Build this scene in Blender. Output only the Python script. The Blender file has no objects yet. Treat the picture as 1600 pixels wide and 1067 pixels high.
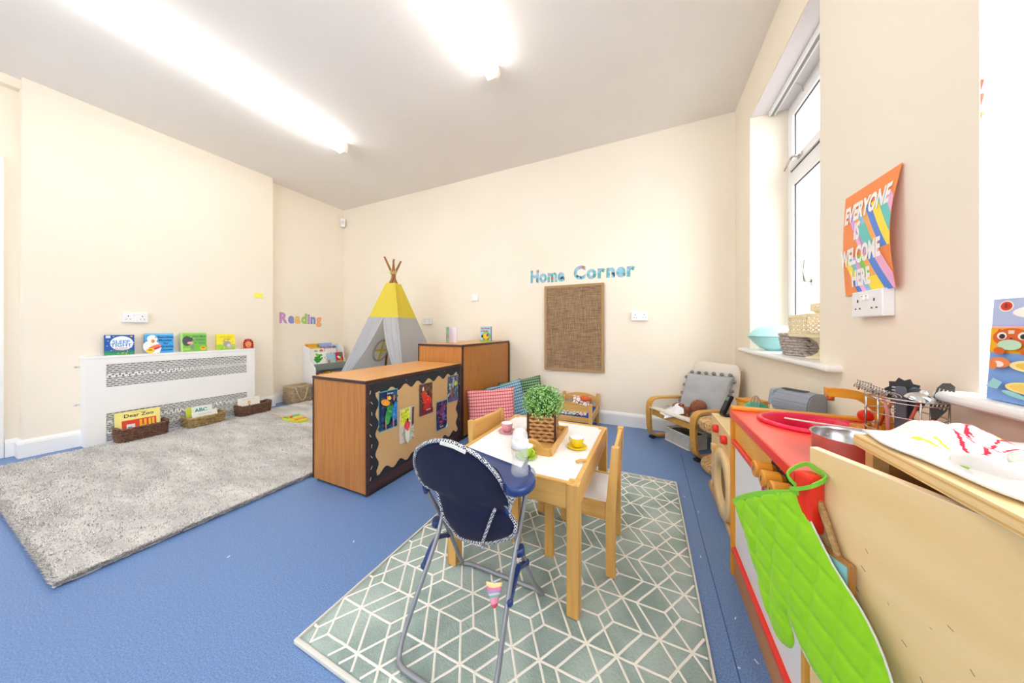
import bpy, bmesh, math, random
from mathutils import Vector, Matrix, noise
from math import sin, cos, pi, radians, sqrt, atan2
random.seed(7)
SC = bpy.context.scene
COL = SC.collection

# ---------------------------------------------------------------- camera
cam_data = bpy.data.cameras.new('camera')
cam_data.sensor_fit = 'HORIZONTAL'; cam_data.sensor_width = 36.0
cam_data.lens = 456.0 / 1600 * 36.0
cam_data.shift_y = (514 - 533.5) / 1600.0
cam_data.clip_start = 0.02
cam = bpy.data.objects.new('camera', cam_data); COL.objects.link(cam)
cam.location = (0, 0, 0.96)
cam.rotation_euler = (radians(90), 0, radians(24.65))
SC.camera = cam
SC.view_settings.view_transform = 'Standard'; SC.view_settings.look = 'None'
SC.view_settings.gamma = 1.0; SC.view_settings.use_curve_mapping = False
SC.view_settings.exposure = 0.38

# ---------------------------------------------------------------- daylight
W = bpy.data.worlds.new('daylight'); SC.world = W; W.use_nodes = True
bg = W.node_tree.nodes['Background']
bg.inputs['Color'].default_value = (0.93, 0.96, 1.0, 1); bg.inputs['Strength'].default_value = 6.3
TUBE = 13.5          # strength of the fluorescent tubes' diffusers
try:
    SC.cycles.max_bounces = 10; SC.cycles.diffuse_bounces = 6; SC.cycles.transparent_max_bounces = 16
    SC.cycles.sample_clamp_indirect = 6.0; SC.cycles.use_denoising = True
    SC.cycles.caustics_reflective = False; SC.cycles.caustics_refractive = False
except Exception: pass

# ---------------------------------------------------------------- materials
def lin(h):
    h = h.lstrip('#'); o = []
    for i in (0, 2, 4):
        v = int(h[i:i+2], 16) / 255
        o.append(v / 12.92 if v <= .04045 else ((v + .055) / 1.055) ** 2.4)
    return (*o, 1)
MC = {}
def M(name, col, rough=.55, metal=0, col2=None, scale=(8, 8, 8), detail=3, lo=.35, hi=.65, bump=0, bscale=None, bdist=.01,
      spec=.5, coat=0, trans=0, emis=0, ior=1.45, sheen=0, alpha=1):
    if name in MC: return MC[name]
    m = bpy.data.materials.new(name); m.use_nodes = True; MC[name] = m
    nt = m.node_tree; N = nt.nodes; L = nt.links; b = N['Principled BSDF']
    I = b.inputs
    I['Base Color'].default_value = lin(col); I['Roughness'].default_value = rough; I['Metallic'].default_value = metal
    I['Specular IOR Level'].default_value = spec; I['Coat Weight'].default_value = coat; I['IOR'].default_value = ior
    I['Transmission Weight'].default_value = trans; I['Sheen Weight'].default_value = sheen; I['Alpha'].default_value = alpha
    if emis:
        I['Emission Color'].default_value = lin(col); I['Emission Strength'].default_value = emis
    if col2 or bump:
        tc = N.new('ShaderNodeTexCoord')
    if col2:
        mp = N.new('ShaderNodeMapping'); mp.inputs['Scale'].default_value = scale; L.new(tc.outputs['Object'], mp.inputs[0])
        nz = N.new('ShaderNodeTexNoise'); nz.inputs['Scale'].default_value = 1; nz.inputs['Detail'].default_value = detail
        L.new(mp.outputs[0], nz.inputs['Vector'])
        cr = N.new('ShaderNodeValToRGB'); cr.color_ramp.elements[0].position = lo; cr.color_ramp.elements[1].position = hi
        cr.color_ramp.elements[0].color = lin(col); cr.color_ramp.elements[1].color = lin(col2)
        L.new(nz.outputs['Fac'], cr.inputs[0]); L.new(cr.outputs[0], I['Base Color'])
    if bump:
        mp = N.new('ShaderNodeMapping'); bs = bscale or 60
        mp.inputs['Scale'].default_value = bs if isinstance(bs, tuple) else (bs, bs, bs); L.new(tc.outputs['Object'], mp.inputs[0])
        nz = N.new('ShaderNodeTexNoise'); nz.inputs['Scale'].default_value = 1; nz.inputs['Detail'].default_value = 4
        L.new(mp.outputs[0], nz.inputs['Vector'])
        bp = N.new('ShaderNodeBump'); bp.inputs['Strength'].default_value = bump; bp.inputs['Distance'].default_value = bdist
        L.new(nz.outputs['Fac'], bp.inputs['Height']); L.new(bp.outputs[0], I['Normal'])
    return m
def P(h, rough=.6, **k):                      # plain paint or print of one colour
    return M('paint_' + h.strip('#').lower() + ('_%d' % int(rough * 100)), h, rough, **k)

def math_mat(name, build, rough=.8, bump=None):
    """build(nt, object_coord_socket) -> colour socket"""
    m = bpy.data.materials.new(name); m.use_nodes = True; MC[name] = m
    nt = m.node_tree; b = nt.nodes['Principled BSDF']; b.inputs['Roughness'].default_value = rough
    tc = nt.nodes.new('ShaderNodeTexCoord')
    c, h = build(nt, tc.outputs['Object'])
    nt.links.new(c, b.inputs['Base Color'])
    if h is not None and bump:
        bp = nt.nodes.new('ShaderNodeBump'); bp.inputs['Strength'].default_value = bump[0]; bp.inputs['Distance'].default_value = bump[1]
        nt.links.new(h, bp.inputs['Height']); nt.links.new(bp.outputs[0], b.inputs['Normal'])
    return m
def mth(nt, op, a, b=None, c=None):
    n = nt.nodes.new('ShaderNodeMath'); n.operation = op
    for i, v in enumerate((a, b, c)):
        if v is None: continue
        if isinstance(v, (int, float)): n.inputs[i].default_value = v
        else: nt.links.new(v, n.inputs[i])
    return n.outputs[0]
def mixc(nt, f, a, b):
    n = nt.nodes.new('ShaderNodeMix'); n.data_type = 'RGBA'
    if isinstance(f, (int, float)): n.inputs[0].default_value = f
    else: nt.links.new(f, n.inputs[0])
    for i, v in ((6, a), (7, b)):
        if isinstance(v, str): n.inputs[i].default_value = lin(v)
        else: nt.links.new(v, n.inputs[i])
    return n.outputs[2]
def sep(nt, v):
    n = nt.nodes.new('ShaderNodeSeparateXYZ'); nt.links.new(v, n.inputs[0]); return n.outputs
def waffle(name, c1, c2, f, axes=(0, 2), gap=.25):
    """raised blocks of c1 separated by narrow lines of c2"""
    def bld(nt, co):
        s = sep(nt, co)
        a = mth(nt, 'FRACT', mth(nt, 'MULTIPLY', s[axes[0]], f[0])); b = mth(nt, 'FRACT', mth(nt, 'MULTIPLY', s[axes[1]], f[1]))
        k = mth(nt, 'MULTIPLY', mth(nt, 'GREATER_THAN', a, gap * .6), mth(nt, 'GREATER_THAN', b, gap))
        return mixc(nt, k, c2, c1), k
    return math_mat(name, bld, .9, (.4, .003))
def checks(name, c1, c2, f):
    def bld(nt, co):
        n = nt.nodes.new('ShaderNodeTexChecker'); n.inputs['Scale'].default_value = f
        n.inputs['Color1'].default_value = lin(c1); n.inputs['Color2'].default_value = lin(c2)
        mp = nt.nodes.new('ShaderNodeMapping'); mp.inputs['Location'].default_value = (.013, .017, .011); nt.links.new(co, mp.inputs[0])
        nt.links.new(mp.outputs[0], n.inputs[0]); return n.outputs[0], None
    return math_mat(name, bld, .9)
def wood(name, c1, c2, axis=2, rough=.4, k=1.0, lo=.3, hi=.7, coat=0):
    s = [40 * k] * 3; s[axis] = 2.5 * k
    return M(name, c1, rough, col2=c2, scale=tuple(s), detail=4, lo=lo, hi=hi, coat=coat)

# ---------------------------------------------------------------- mesh builder
TXT = {}
def text_geo(s, bold=0.0, shear=0.0):
    k = (s, bold, shear)
    if k in TXT: return TXT[k]
    cu = bpy.data.curves.new('lettering', 'FONT'); cu.body = s; cu.size = 1; cu.offset = bold; cu.shear = shear
    cu.resolution_u = 3
    ob = bpy.data.objects.new('lettering', cu); COL.objects.link(ob)
    dg = bpy.context.evaluated_depsgraph_get(); dg.update()
    me = bpy.data.meshes.new_from_object(ob.evaluated_get(dg))
    vs = [v.co.copy() for v in me.vertices]; fs = [tuple(p.vertices) for p in me.polygons]
    bpy.data.objects.remove(ob); bpy.data.curves.remove(cu); bpy.data.meshes.remove(me)
    x0 = min([v.x for v in vs] or [0]); x1 = max([v.x for v in vs] or [0])
    TXT[k] = (vs, fs, x0, x1); return TXT[k]
def I4(): return Matrix.Identity(4)
def Rz(a): return Matrix.Rotation(a, 4, 'Z')
def Rx(a): return Matrix.Rotation(a, 4, 'X')
def Ry(a): return Matrix.Rotation(a, 4, 'Y')
def Tr(x, y, z): return Matrix.Translation((x, y, z))

class MB:
    def __init__(s): s.bm = bmesh.new(); s.mats = []; s.X = I4()
    def mi(s, m):
        if isinstance(m, str): m = P(m)
        if m not in s.mats: s.mats.append(m)
        return s.mats.index(m)
    def face(s, vs, m, smooth=False):
        try: f = s.bm.faces.new(vs)
        except ValueError: return None
        f.material_index = s.mi(m); f.smooth = smooth; return f
    def v(s, co): return s.bm.verts.new(s.X @ Vector(co))
    def box(s, a, b, m, R=None, bev=0.0, seg=2):
        """axis box between corners a and b, optionally turned by R (about the origin)"""
        x0, y0, z0 = a; x1, y1, z1 = b
        t = bmesh.new(); bmesh.ops.create_cube(t, size=1)
        bmesh.ops.scale(t, vec=(abs(x1-x0), abs(y1-y0), abs(z1-z0)), verts=t.verts)
        bmesh.ops.translate(t, vec=((x0+x1)/2, (y0+y1)/2, (z0+z1)/2), verts=t.verts)
        if bev:
            bmesh.ops.bevel(t, geom=list(t.edges), offset=bev, segments=seg, affect='EDGES', profile=.5)
        return s.merge(t, m, R, smooth=False)
    def merge(s, t, m, R=None, smooth=False):
        i = s.mi(m) if m is not None else None
        Mx = s.X @ R if R is not None else s.X
        mp = {}
        for v in t.verts: mp[v] = s.bm.verts.new(Mx @ v.co)
        for f in t.faces:
            try: g = s.bm.faces.new([mp[v] for v in f.verts])
            except ValueError: continue
            g.material_index = i if i is not None else f.material_index; g.smooth = smooth or f.smooth
        t.free(); return s
    def boxc(s, c, d, m, R=None, bev=0.0):
        """box of size d centred on c, turned about its own centre by R"""
        t = Tr(*c) @ (R if R is not None else I4())
        return s.box((-d[0]/2, -d[1]/2, -d[2]/2), (d[0]/2, d[1]/2, d[2]/2), m, t, bev)
    def tube(s, pts, r, m, n=8, closed=False, caps=True, sm=True):
        pts = [Vector(p) for p in pts]; N = len(pts); rr = r if isinstance(r, (list, tuple)) else [r] * N
        rings = []; up = None
        for i, p in enumerate(pts):
            a = pts[i-1] if (i or closed) else p; b = pts[(i+1) % N] if (i < N-1 or closed) else p
            d = (b - a); d = d.normalized() if d.length > 1e-9 else Vector((0, 0, 1))
            if up is None:
                up = Vector((0, 0, 1)) if abs(d.z) < .9 else Vector((1, 0, 0))
            x = up - d * up.dot(d)
            if x.length < 1e-6: x = d.orthogonal()
            x.normalize(); up = x; y = d.cross(x)
            rings.append([s.v(p + (x * cos(2*pi*k/n) + y * sin(2*pi*k/n)) * rr[i]) for k in range(n)])
        R = range(N if closed else N-1)
        for i in R:
            a = rings[i]; b = rings[(i+1) % N]
            for k in range(n): s.face([a[k], a[(k+1) % n], b[(k+1) % n], b[k]], m, sm)
        if caps and not closed:
            s.face(rings[0][::-1], m); s.face(rings[-1], m)
        return s
    def ribbon(s, pts, w, t, m, side=(0, 0, 1), closed=False, bev=.0):
        """flat bar of width w (along side) and thickness t swept along pts"""
        pts = [Vector(p) for p in pts]; N = len(pts); sd = Vector(side).normalized(); rings = []
        for i, p in enumerate(pts):
            a = pts[i-1] if (i or closed) else p; b = pts[(i+1) % N] if (i < N-1 or closed) else p
            d = (b-a).normalized(); nrm = d.cross(sd).normalized()
            rings.append([s.v(p + sd*(w/2)*u + nrm*(t/2)*q) for u, q in ((-1, -1), (1, -1), (1, 1), (-1, 1))])
        for i in range(N if closed else N-1):
            a = rings[i]; b = rings[(i+1) % N]
            for k in range(4): s.face([a[k], a[(k+1) % 4], b[(k+1) % 4], b[k]], m)
        if not closed: s.face(rings[0][::-1], m); s.face(rings[-1], m)
        return s
    def lathe(s, prof, m, n=24, c=(0, 0, 0), sx=1, sy=1, sm=True, a0=0, a1=2*pi, sq=0):
        full = abs(a1-a0-2*pi) < 1e-6; K = n if full else n+1; rings = []
        for r, z in prof:
            if r < 1e-6 and full: rings.append([s.v((c[0], c[1], c[2]+z))]); continue
            ring = []
            for k in range(K):
                a = a0 + (a1-a0)*k/n; q = 1.0
                if sq: q = 1 / ((abs(cos(a))**sq + abs(sin(a))**sq) ** (1/sq))
                ring.append(s.v((c[0]+r*cos(a)*sx*q, c[1]+r*sin(a)*sy*q, c[2]+z)))
            rings.append(ring)
        for i in range(len(rings)-1):
            a, b = rings[i], rings[i+1]
            for k in range(n):
                k2 = (k+1) % K
                if len(a) == 1 and len(b) == 1: continue
                if len(a) == 1: s.face([a[0], b[k2], b[k]], m, sm)
                elif len(b) == 1: s.face([a[k], a[k2], b[0]], m, sm)
                else: s.face([a[k], a[k2], b[k2], b[k]], m, sm)
        return s
    def cyl(s, p0, p1, r, m, n=20, r2=None, sm=True):
        return s.tube([p0, p1], [r, r if r2 is None else r2], m, n, sm=sm)
    def prism(s, poly, t, m, R=None, bev=0, m_side=None):
        """polygon in local XY thickened from z=0 to z=t"""
        X = s.X; s.X = X @ (R if R is not None else I4())
        a = [s.v((x, y, 0)) for x, y in poly]; b = [s.v((x, y, t)) for x, y in poly]
        ar = sum(poly[i][0]*poly[(i+1) % len(poly)][1]-poly[(i+1) % len(poly)][0]*poly[i][1] for i in range(len(poly)))
        if ar < 0: a = a[::-1]; b = b[::-1]
        n = len(a)
        for k in range(n): s.face([a[k], a[(k+1) % n], b[(k+1) % n], b[k]], m_side or m)
        s.face(a[::-1], m); s.face(b, m); s.X = X; return s
    def sph(s, c, r, m, n=12, R=None):
        if not isinstance(r, (list, tuple)): r = (r, r, r)
        t = bmesh.new(); bmesh.ops.create_uvsphere(t, u_segments=n, v_segments=max(4, n*2//3), radius=1)
        for f in t.faces: f.smooth = True
        return s.merge(t, m, Tr(*c) @ (R if R is not None else I4()) @ Matrix.Diagonal((*r, 1)), True)
    def grid(s, f, nu, nv, m, cu=False, cv=False, sm=True, flip=False):
        g = [[s.v(f(i/nu, j/nv)) for j in range(nv if cv else nv+1)] for i in range(nu if cu else nu+1)]
        for i in range(nu):
            for j in range(nv):
                i2 = (i+1) % len(g); j2 = (j+1) % len(g[0])
                q = [g[i][j], g[i2][j], g[i2][j2], g[i][j2]]
                mm = m(i/nu, j/nv) if callable(m) and not isinstance(m, bpy.types.Material) else m
                s.face(q[::-1] if flip else q, mm, sm)
        return s
    def text(s, st, size, m, R, bold=0, shear=0, align='L', sx=1, thick=0):
        vs, fs, x0, x1 = text_geo(st, bold, shear)
        if align == 'C': ox = -(x0+x1)/2
        elif align == 'R': ox = -x1
        else: ox = 0
        X = s.X; s.X = X @ R
        V = [s.v(((v.x+ox)*size*sx, v.y*size, thick)) for v in vs]
        for f in fs: s.face([V[i] for i in f], m)
        if thick:
            V2 = [s.v(((v.x+ox)*size*sx, v.y*size, 0)) for v in vs]
            ed = {}
            for f in fs:
                for i in range(len(f)):
                    e = (f[i], f[(i+1) % len(f)]); ed[e] = 1
            for (a, b) in list(ed):
                if (b, a) not in ed: s.face([V[b], V[a], V2[a], V2[b]], m)
        s.X = X; return s
    def solidify(s, t):
        """give the open sheet built so far a thickness t"""
        bmesh.ops.recalc_face_normals(s.bm, faces=s.bm.faces)
        bmesh.ops.solidify(s.bm, geom=list(s.bm.faces), thickness=t); return s
    def warp(s, f):
        for v in s.bm.verts: v.co = f(v.co)
        return s
    def slice(s, axis, vals):
        n = [0, 0, 0]; n[axis] = 1
        for q in vals:
            c = [0, 0, 0]; c[axis] = q
            bmesh.ops.bisect_plane(s.bm, geom=list(s.bm.verts)+list(s.bm.edges)+list(s.bm.faces), plane_co=c, plane_no=n, dist=1e-6)
        return s
    def build(s, name, parent=None, loc=(0, 0, 0), rot=(0, 0, 0), label=None, cat=None, group=None, kind=None, mods=None):
        me = bpy.data.meshes.new(name); s.bm.to_mesh(me); s.bm.free()
        for m in s.mats: me.materials.append(m)
        o = bpy.data.objects.new(name, me); COL.objects.link(o)
        if parent is not None: o.parent = parent
        o.location = loc; o.rotation_euler = rot
        tag(o, label, cat, group, kind); return o
def tag(o, label=None, cat=None, group=None, kind=None):
    if label: o['label'] = label
    if cat: o['category'] = cat
    if group: o['group'] = group
    if kind: o['kind'] = kind
    return o
def T(name, label, cat, loc=(0, 0, 0), rz=0.0, group=None, rot=None):
    o = bpy.data.objects.new(name, None); COL.objects.link(o); o.empty_display_size = .05
    o.location = loc; o.rotation_euler = rot if rot else (0, 0, rz)
    return tag(o, label, cat, group)

class Art:
    """print on a front face: positions 0..1 across w and up h; each shape a hair above the last"""
    def __init__(s, mb, w, h, R, step=.00025): s.mb = mb; s.w = w; s.h = h; s.R = R; s.k = 1; s.st = step
    def up(s): s.k += 1; return s.k * s.st
    def poly(s, pts, m):
        z = s.up(); X = s.mb.X; s.mb.X = X @ s.R
        ar = sum(pts[i][0]*pts[(i+1) % len(pts)][1]-pts[(i+1) % len(pts)][0]*pts[i][1] for i in range(len(pts)))
        if ar < 0: pts = pts[::-1]
        s.mb.face([s.mb.v((x*s.w, y*s.h, z)) for x, y in pts], m); s.mb.X = X; return s
    def rect(s, x0, y0, x1, y1, m): return s.poly([(x0, y0), (x1, y0), (x1, y1), (x0, y1)], m)
    def ell(s, cx, cy, rx, ry, m, rot=0, n=18, a0=0, a1=360):
        p = []; full = (a1-a0 == 360)
        for k in range(n if full else n+1):
            a = radians(a0 + (a1-a0)*k/n); x = rx*cos(a); y = ry*sin(a)*s.h/s.w
            p.append((cx + x*cos(rot) - y*sin(rot), cy + (x*sin(rot)+y*cos(rot))*s.w/s.h))
        return s.poly(p, m)
    def text(s, st, x, y, size, m, align='C', bold=.02, shear=0, sx=1):
        s.mb.text(st, size*s.h, m, s.R @ Tr(x*s.w, y*s.h, s.up()), bold, shear, align, sx); return s
    def blobs(s, n, cols, box=(0, 0, 1, 1), r=(.03, .08), seed=1):
        q = random.Random(seed)
        for _ in range(n):
            s.ell(q.uniform(box[0]+r[0], box[2]-r[0]), q.uniform(box[1]+r[0], box[3]-r[0]), q.uniform(*r), q.uniform(*r), q.choice(cols), q.uniform(0, 3), 8)
        return s
FRONT = Rx(radians(90))       # local XY of a print stands up facing -Y
WH = lambda: P('#F2F0EB', .4)
# ================================================================ the room
H = 2.84
cream = M('cream_wall', '#F4EBDA', .85, col2='#F1E7D4', scale=(1.2, 1.2, 1.2), bump=.06, bscale=90, bdist=.003)
ceilm = M('ceiling_paint', '#EFEBE6', .9, col2='#EBE5DE', scale=(.8, .8, .8))
gloss_white = M('white_gloss_paint', '#F1F1EF', .35)
floor_blue = M('blue_vinyl', '#5779AD', .42, col2='#7594C4', scale=(230, 230, 230), detail=2, lo=.38, hi=.66, bump=.05, bscale=400, bdist=.001)
def struct(mb, name): return mb.build(name, kind='structure')
YB = 3.10; XR = .70; XL = -4.36; XC = -4.23; REAR = -2.6
b = MB(); b.box((XL-.3, REAR, -.1), (XR+.35, YB+.2, 0), floor_blue)
b.ribbon([(.245, 2.6, 0), (.235, 1.6, 0), (.232, .3, 0)], .004, .0006, P('#3E5F92', .6), side=(1, 0, 0))
scuff = P('#C9D4E2', .7); qq = random.Random(9)
for x_, y_ in ((.20, 1.93), (.25, 1.80), (.21, 1.45), (.27, 1.19), (.29, 1.06), (.24, 1.02), (-1.6, .62), (-1.2, .9), (-2.2, .05)):
    b.boxc((x_, y_, .0002), (qq.uniform(.006, .016), qq.uniform(.003, .006), .0004), scuff, Rz(qq.uniform(0, 3)))
struct(b, 'floor')
b = MB(); b.box((XL-.3, REAR, H), (XR+.35, YB+.2, H+.1), ceilm); struct(b, 'ceiling')
b = MB(); b.box((XL-.3, YB, 0), (XR+.35, YB+.2, H), cream); struct(b, 'wall_back')
b = MB(); b.box((XL-.3, REAR, 0), (XL, YB, H), cream); b.box((XL-.01, .455, 0), (XC, 2.065, H), cream)
b.box((XL-.01, REAR, H-.07), (XL+.07, .455, H), cream)
struct(b, 'wall_left')
# right wall with its two window openings
W1 = (1.743, 2.696); W2 = (-.75, 1.063); ZS = .815; ZT = 2.52
b = MB()
b.box((XR, W1[1], 0), (XR+.3, YB, H), cream)
b.box((XR, W2[1], 0), (XR+.3, W1[0], H), cream)
b.box((XR, REAR, 0), (XR+.3, W2[0], H), cream)
b.box((XR, W1[0], 0), (XR+.3, W1[1], ZS), cream); b.box((XR, W1[0], ZT), (XR+.3, W1[1], H), cream)
b.box((XR, W2[0], 0), (XR+.3, W2[1], ZS), cream); b.box((XR, W2[0], ZT), (XR+.3, W2[1], H), cream)
struct(b, 'wall_right')
# rear wall behind the camera with two openings added to let in fill daylight
b = MB(); OPN = ((-3.5, -2.4), (-1.5, -.4)); xs = XL
for a_, c_ in OPN:
    b.box((xs, REAR-.15, 0), (a_, REAR, H), cream); b.box((a_, REAR-.15, 0), (c_, REAR, .75), cream); b.box((a_, REAR-.15, 2.45), (c_, REAR, H), cream); xs = c_
b.box((xs, REAR-.15, 0), (XR+.3, REAR, H), cream); struct(b, 'wall_rear')
# reveal soffit board
b = MB(); b.box((XR+.004, W1[0]+.002, ZT-.004), (XR+.245, W1[1]-.002, ZT+.001), M('soffit_white', '#EAE6E8', .8)); struct(b, 'trim_1')
# skirting boards with a moulded top
def skirting(name, path, side, h=.132, t=.02):
    """path of XY points; side=+1 if the room lies to the left of travel"""
    prof = [(0, 0), (t, 0), (t, h-.028), (t-.003, h-.024), (t-.003, h-.018), (t-.008, h-.012), (t-.013, h-.004), (t-.015, h), (0, h)]
    mb = MB(); rings = []
    P2 = [Vector(p) for p in path]
    for i, p in enumerate(P2):
        a = P2[i-1] if i else None; c = P2[i+1] if i < len(P2)-1 else None
        n1 = Vector((-(p-a).y, (p-a).x)).normalized() if a is not None else None
        n2 = Vector((-(c-p).y, (c-p).x)).normalized() if c is not None else None
        if n1 is None: n = n2
        elif n2 is None: n = n1
        else: n = (n1+n2); n = n / n.dot(n1)
        n = n*side
        rings.append([mb.v((p.x+n.x*u, p.y+n.y*u, z)) for u, z in prof])
    for i in range(len(rings)-1):
        for k in range(len(prof)):
            k2 = (k+1) % len(prof); mb.face([rings[i][k], rings[i+1][k], rings[i+1][k2], rings[i][k2]], gloss_white)
    mb.face(rings[0], gloss_white); mb.face(rings[-1][::-1], gloss_white)
    bmesh.ops.recalc_face_normals(mb.bm, faces=mb.bm.faces)
    return struct(mb, name)
skirting('baseboard_left', [(XL, .40), (XL, .455), (XC, .455), (XC, .70)], -1)
skirting('baseboard_left_alcove', [(XC, 1.818), (XC, 2.065), (XL, 2.065), (XL, YB), (-4.0, YB)], -1)
bpy.data.objects['baseboard_left_alcove'].name = 'baseboard_left.001'
skirting('baseboard_back', [(-4.0, YB), (XR, YB), (XR, 1.4)], -1)
# white door lining at the far left
b = MB(); b.box((XL, .30, 0), (XL+.018, .398, 2.15), gloss_white, bev=.004); b.box((XL, -.7, 2.15), (XL+.018, .398, 2.24), gloss_white, bev=.004)
b.box((XL, -.7, 0), (XL+.006, .30, 2.15), M('door_white', '#EDEFF2', .4)); struct(b, 'door_1')

# ---- window 1: white plastic frame, fixed pane below, top-hung fanlight above
frame_white = M('window_plastic', '#F3F3F4', .3)
gasket = P('#4A4A50', .6)
glass = bpy.data.materials.new('window_glass'); glass.use_nodes = True      # clear pane: mostly lets light straight through, faint reflection
_n = glass.node_tree; _n.nodes.remove(_n.nodes['Principled BSDF']); _t = _n.nodes.new('ShaderNodeBsdfTransparent'); _g = _n.nodes.new('ShaderNodeBsdfGlossy'); _g.inputs['Roughness'].default_value = .03
_m = _n.nodes.new('ShaderNodeMixShader'); _m.inputs[0].default_value = .05; _n.links.new(_t.outputs[0], _m.inputs[1]); _n.links.new(_g.outputs[0], _m.inputs[2]); _n.links.new(_m.outputs[0], _n.nodes['Material Output'].inputs[0])
XF = XR+.245
def window(n, y0, y1, z0, z1, fan=True):
    b = MB(); t = .055; d0 = XF-.03; d1 = XF+.03
    def ring(a0, a1, c0, c1, w, x0, x1, m):
        b.box((x0, a0, c0), (x1, a0+w, c1), m); b.box((x0, a1-w, c0), (x1, a1, c1), m)
        b.box((x0, a0+w, c0), (x1, a1-w, c0+w), m); b.box((x0, a0+w, c1-w), (x1, a1-w, c1), m)
    ring(y0, y1, z0, z1, t, d0, d1, frame_white)
    zt = z0 + (z1-z0)*.705
    b.box((d0, y0+t, zt-.03), (d1, y1-t, zt+.03), frame_white)
    root = b.build('window_%d' % n, kind='structure')
    for k, (c0, c1) in enumerate(((z0+t, zt-.03), (zt+.03, z1-t))):
        s_ = MB(); B = b; b = s_
        ring(y0+t-.004, y1-t+.004, c0-.004, c1+.004, .006, d0-.003, d0+.002, gasket)
        ring(y0+t+.003, y1-t-.003, c0+.003, c1-.003, .05, d0-.014, d1-.01, frame_white)
        ring(y0+t+.052, y1-t-.052, c0+.052, c1-.052, .006, d0-.002, d0+.004, gasket)
        b.build('sash', root)
        b = MB(); b.box((XF-.003, y0+t+.05, c0+.05), (XF+.003, y1-t-.05, c1-.05), glass); b.build('pane', root)
        b = B
    # handle of the fanlight
    metal = M('handle_metal', '#C9C6C0', .25, metal=.9)
    for hy, hz, up in (((y1-.22), zt+.06, 1), ((y0+y1)/2+.1, z0+.42, 0)):
        h = MB()
        if up:
            h.box((d0-.022, hy-.03, hz-.01), (d0-.012, hy+.03, hz+.014), metal, bev=.003)
            h.tube([(d0-.02, hy, hz), (d0-.05, hy+.005, hz+.004), (d0-.055, hy+.05, hz-.006), (d0-.05, hy+.13, hz-.03)], [.009, .009, .007, .005], metal)
        else:
            h.box((d0-.022, hy-.012, hz-.03), (d0-.012, hy+.012, hz+.03), metal, bev=.003)
            h.tube([(d0-.02, hy, hz), (d0-.05, hy, hz+.004), (d0-.055, hy, hz+.05), (d0-.05, hy+.004, hz+.13)], [.009, .009, .007, .005], metal)
        h.build('handle', root)
    return root
window(1, W1[0]+.002, W1[1]-.002, ZS+.01, ZT-.006)
window(2, W2[0]+.002, W2[1]-.002, ZS+.0, ZT-.006)
def sill(n, x0, y0, y1, z):
    b = MB(); b.box((x0, y0, z-.028), (XR+.22, y1, z), gloss_white, bev=.012, seg=3)
    # horns on the wall only, body inside the opening
    struct(b, 'trim_%d' % n)
sill(2, .648, 1.575, 2.80, .8155)
sill(3, .636, -.9, 1.085, .8125)
# brick wall of the neighbouring house outside
def brick(nt, co):
    n = nt.nodes.new('ShaderNodeTexBrick'); n.inputs['Scale'].default_value = 4.2
    n.inputs['Color1'].default_value = lin('#8E716B'); n.inputs['Color2'].default_value = lin('#98766E'); n.inputs['Mortar'].default_value = lin('#A3958E')
    mp = nt.nodes.new('ShaderNodeMapping'); mp.inputs['Rotation'].default_value = (radians(90), 0, radians(90)); nt.links.new(co, mp.inputs[0])
    nt.links.new(mp.outputs[0], n.inputs[0]); return n.outputs[0], n.outputs['Fac']
b = MB(); bm_ = math_mat('outside_brick', brick, .9)
b.box((3.2, 1.0, -.5), (3.5, 9.5, 3.3), bm_); b.build('exterior_wall', kind='structure')
b = MB(); b.box((1.1, -3, -.3), (3.2, 9.5, -.25), P('#9A9C98', .9)); b.build('ground', kind='structure')

# ---- curtain track under the soffit
t = T('curtain_track', 'white curtain track with grey slot fixed under the window soffit', 'curtain track', (XR+.12, W1[0]+.03, ZT-.005))
b = MB(); b.box((-.02, 0, -.032), (.02, W1[1]-W1[0]-.05, 0), gloss_white, bev=.004); rl_ = b.build('rail', t)
b = MB(); b.box((-.008, .004, -.0335), (.008, W1[1]-W1[0]-.054, -.0318), P('#8C8C90', .5)); b.build('slot', rl_)
b = MB(); b.tube([(.02, .62, -.01), (.08, .68, -.006), (.098, .7, -.05)], .0025, P('#D8D4CC')); b.build('cord', t)

# ---- fluorescent battens
tube_m = M('lit_diffuser', '#FFFFFF', .5, emis=TUBE)
def ceiling_light(x, y0, y1, lab):
    t = T('ceiling_light', lab, 'ceiling light', (x, y1, H-.001), group='fluorescent battens on the ceiling')
    L = y1-y0; b = MB(); b.box((-.03, -L+.02, -.035), (.03, -.02, 0), gloss_white, bev=.003); b.build('body', t)
    b = MB(); b.prism([(-.04, -.034), (-.048, -.05), (-.034, -.085), (.034, -.085), (.048, -.05), (.04, -.034)], L-.06, tube_m, Tr(0, -L+.03, 0) @ Rx(radians(-90)) @ Matrix.Diagonal((1, -1, 1, 1)))
    bmesh.ops.recalc_face_normals(b.bm, faces=b.bm.faces); b.build('diffuser', t)
    for yy in (0, -L+.032):
        b = MB(); b.prism([(-.046, 0), (-.052, -.05), (-.036, -.09), (.036, -.09), (.052, -.05), (.046, 0)], .032, P('#F0E9D6', .5), Tr(0, yy-.032, 0) @ Rx(radians(-90)) @ Matrix.Diagonal((1, -1, 1, 1)))
        bmesh.ops.recalc_face_normals(b.bm, faces=b.bm.faces); b.build('end_cap', t)
ceiling_light(-2.80, .15, 2.0, 'lit fluorescent batten on the ceiling, the one above the grey shaggy rug')
ceiling_light(-1.0, .0, 1.87, 'lit fluorescent batten on the ceiling, the one above the little table')

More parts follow.
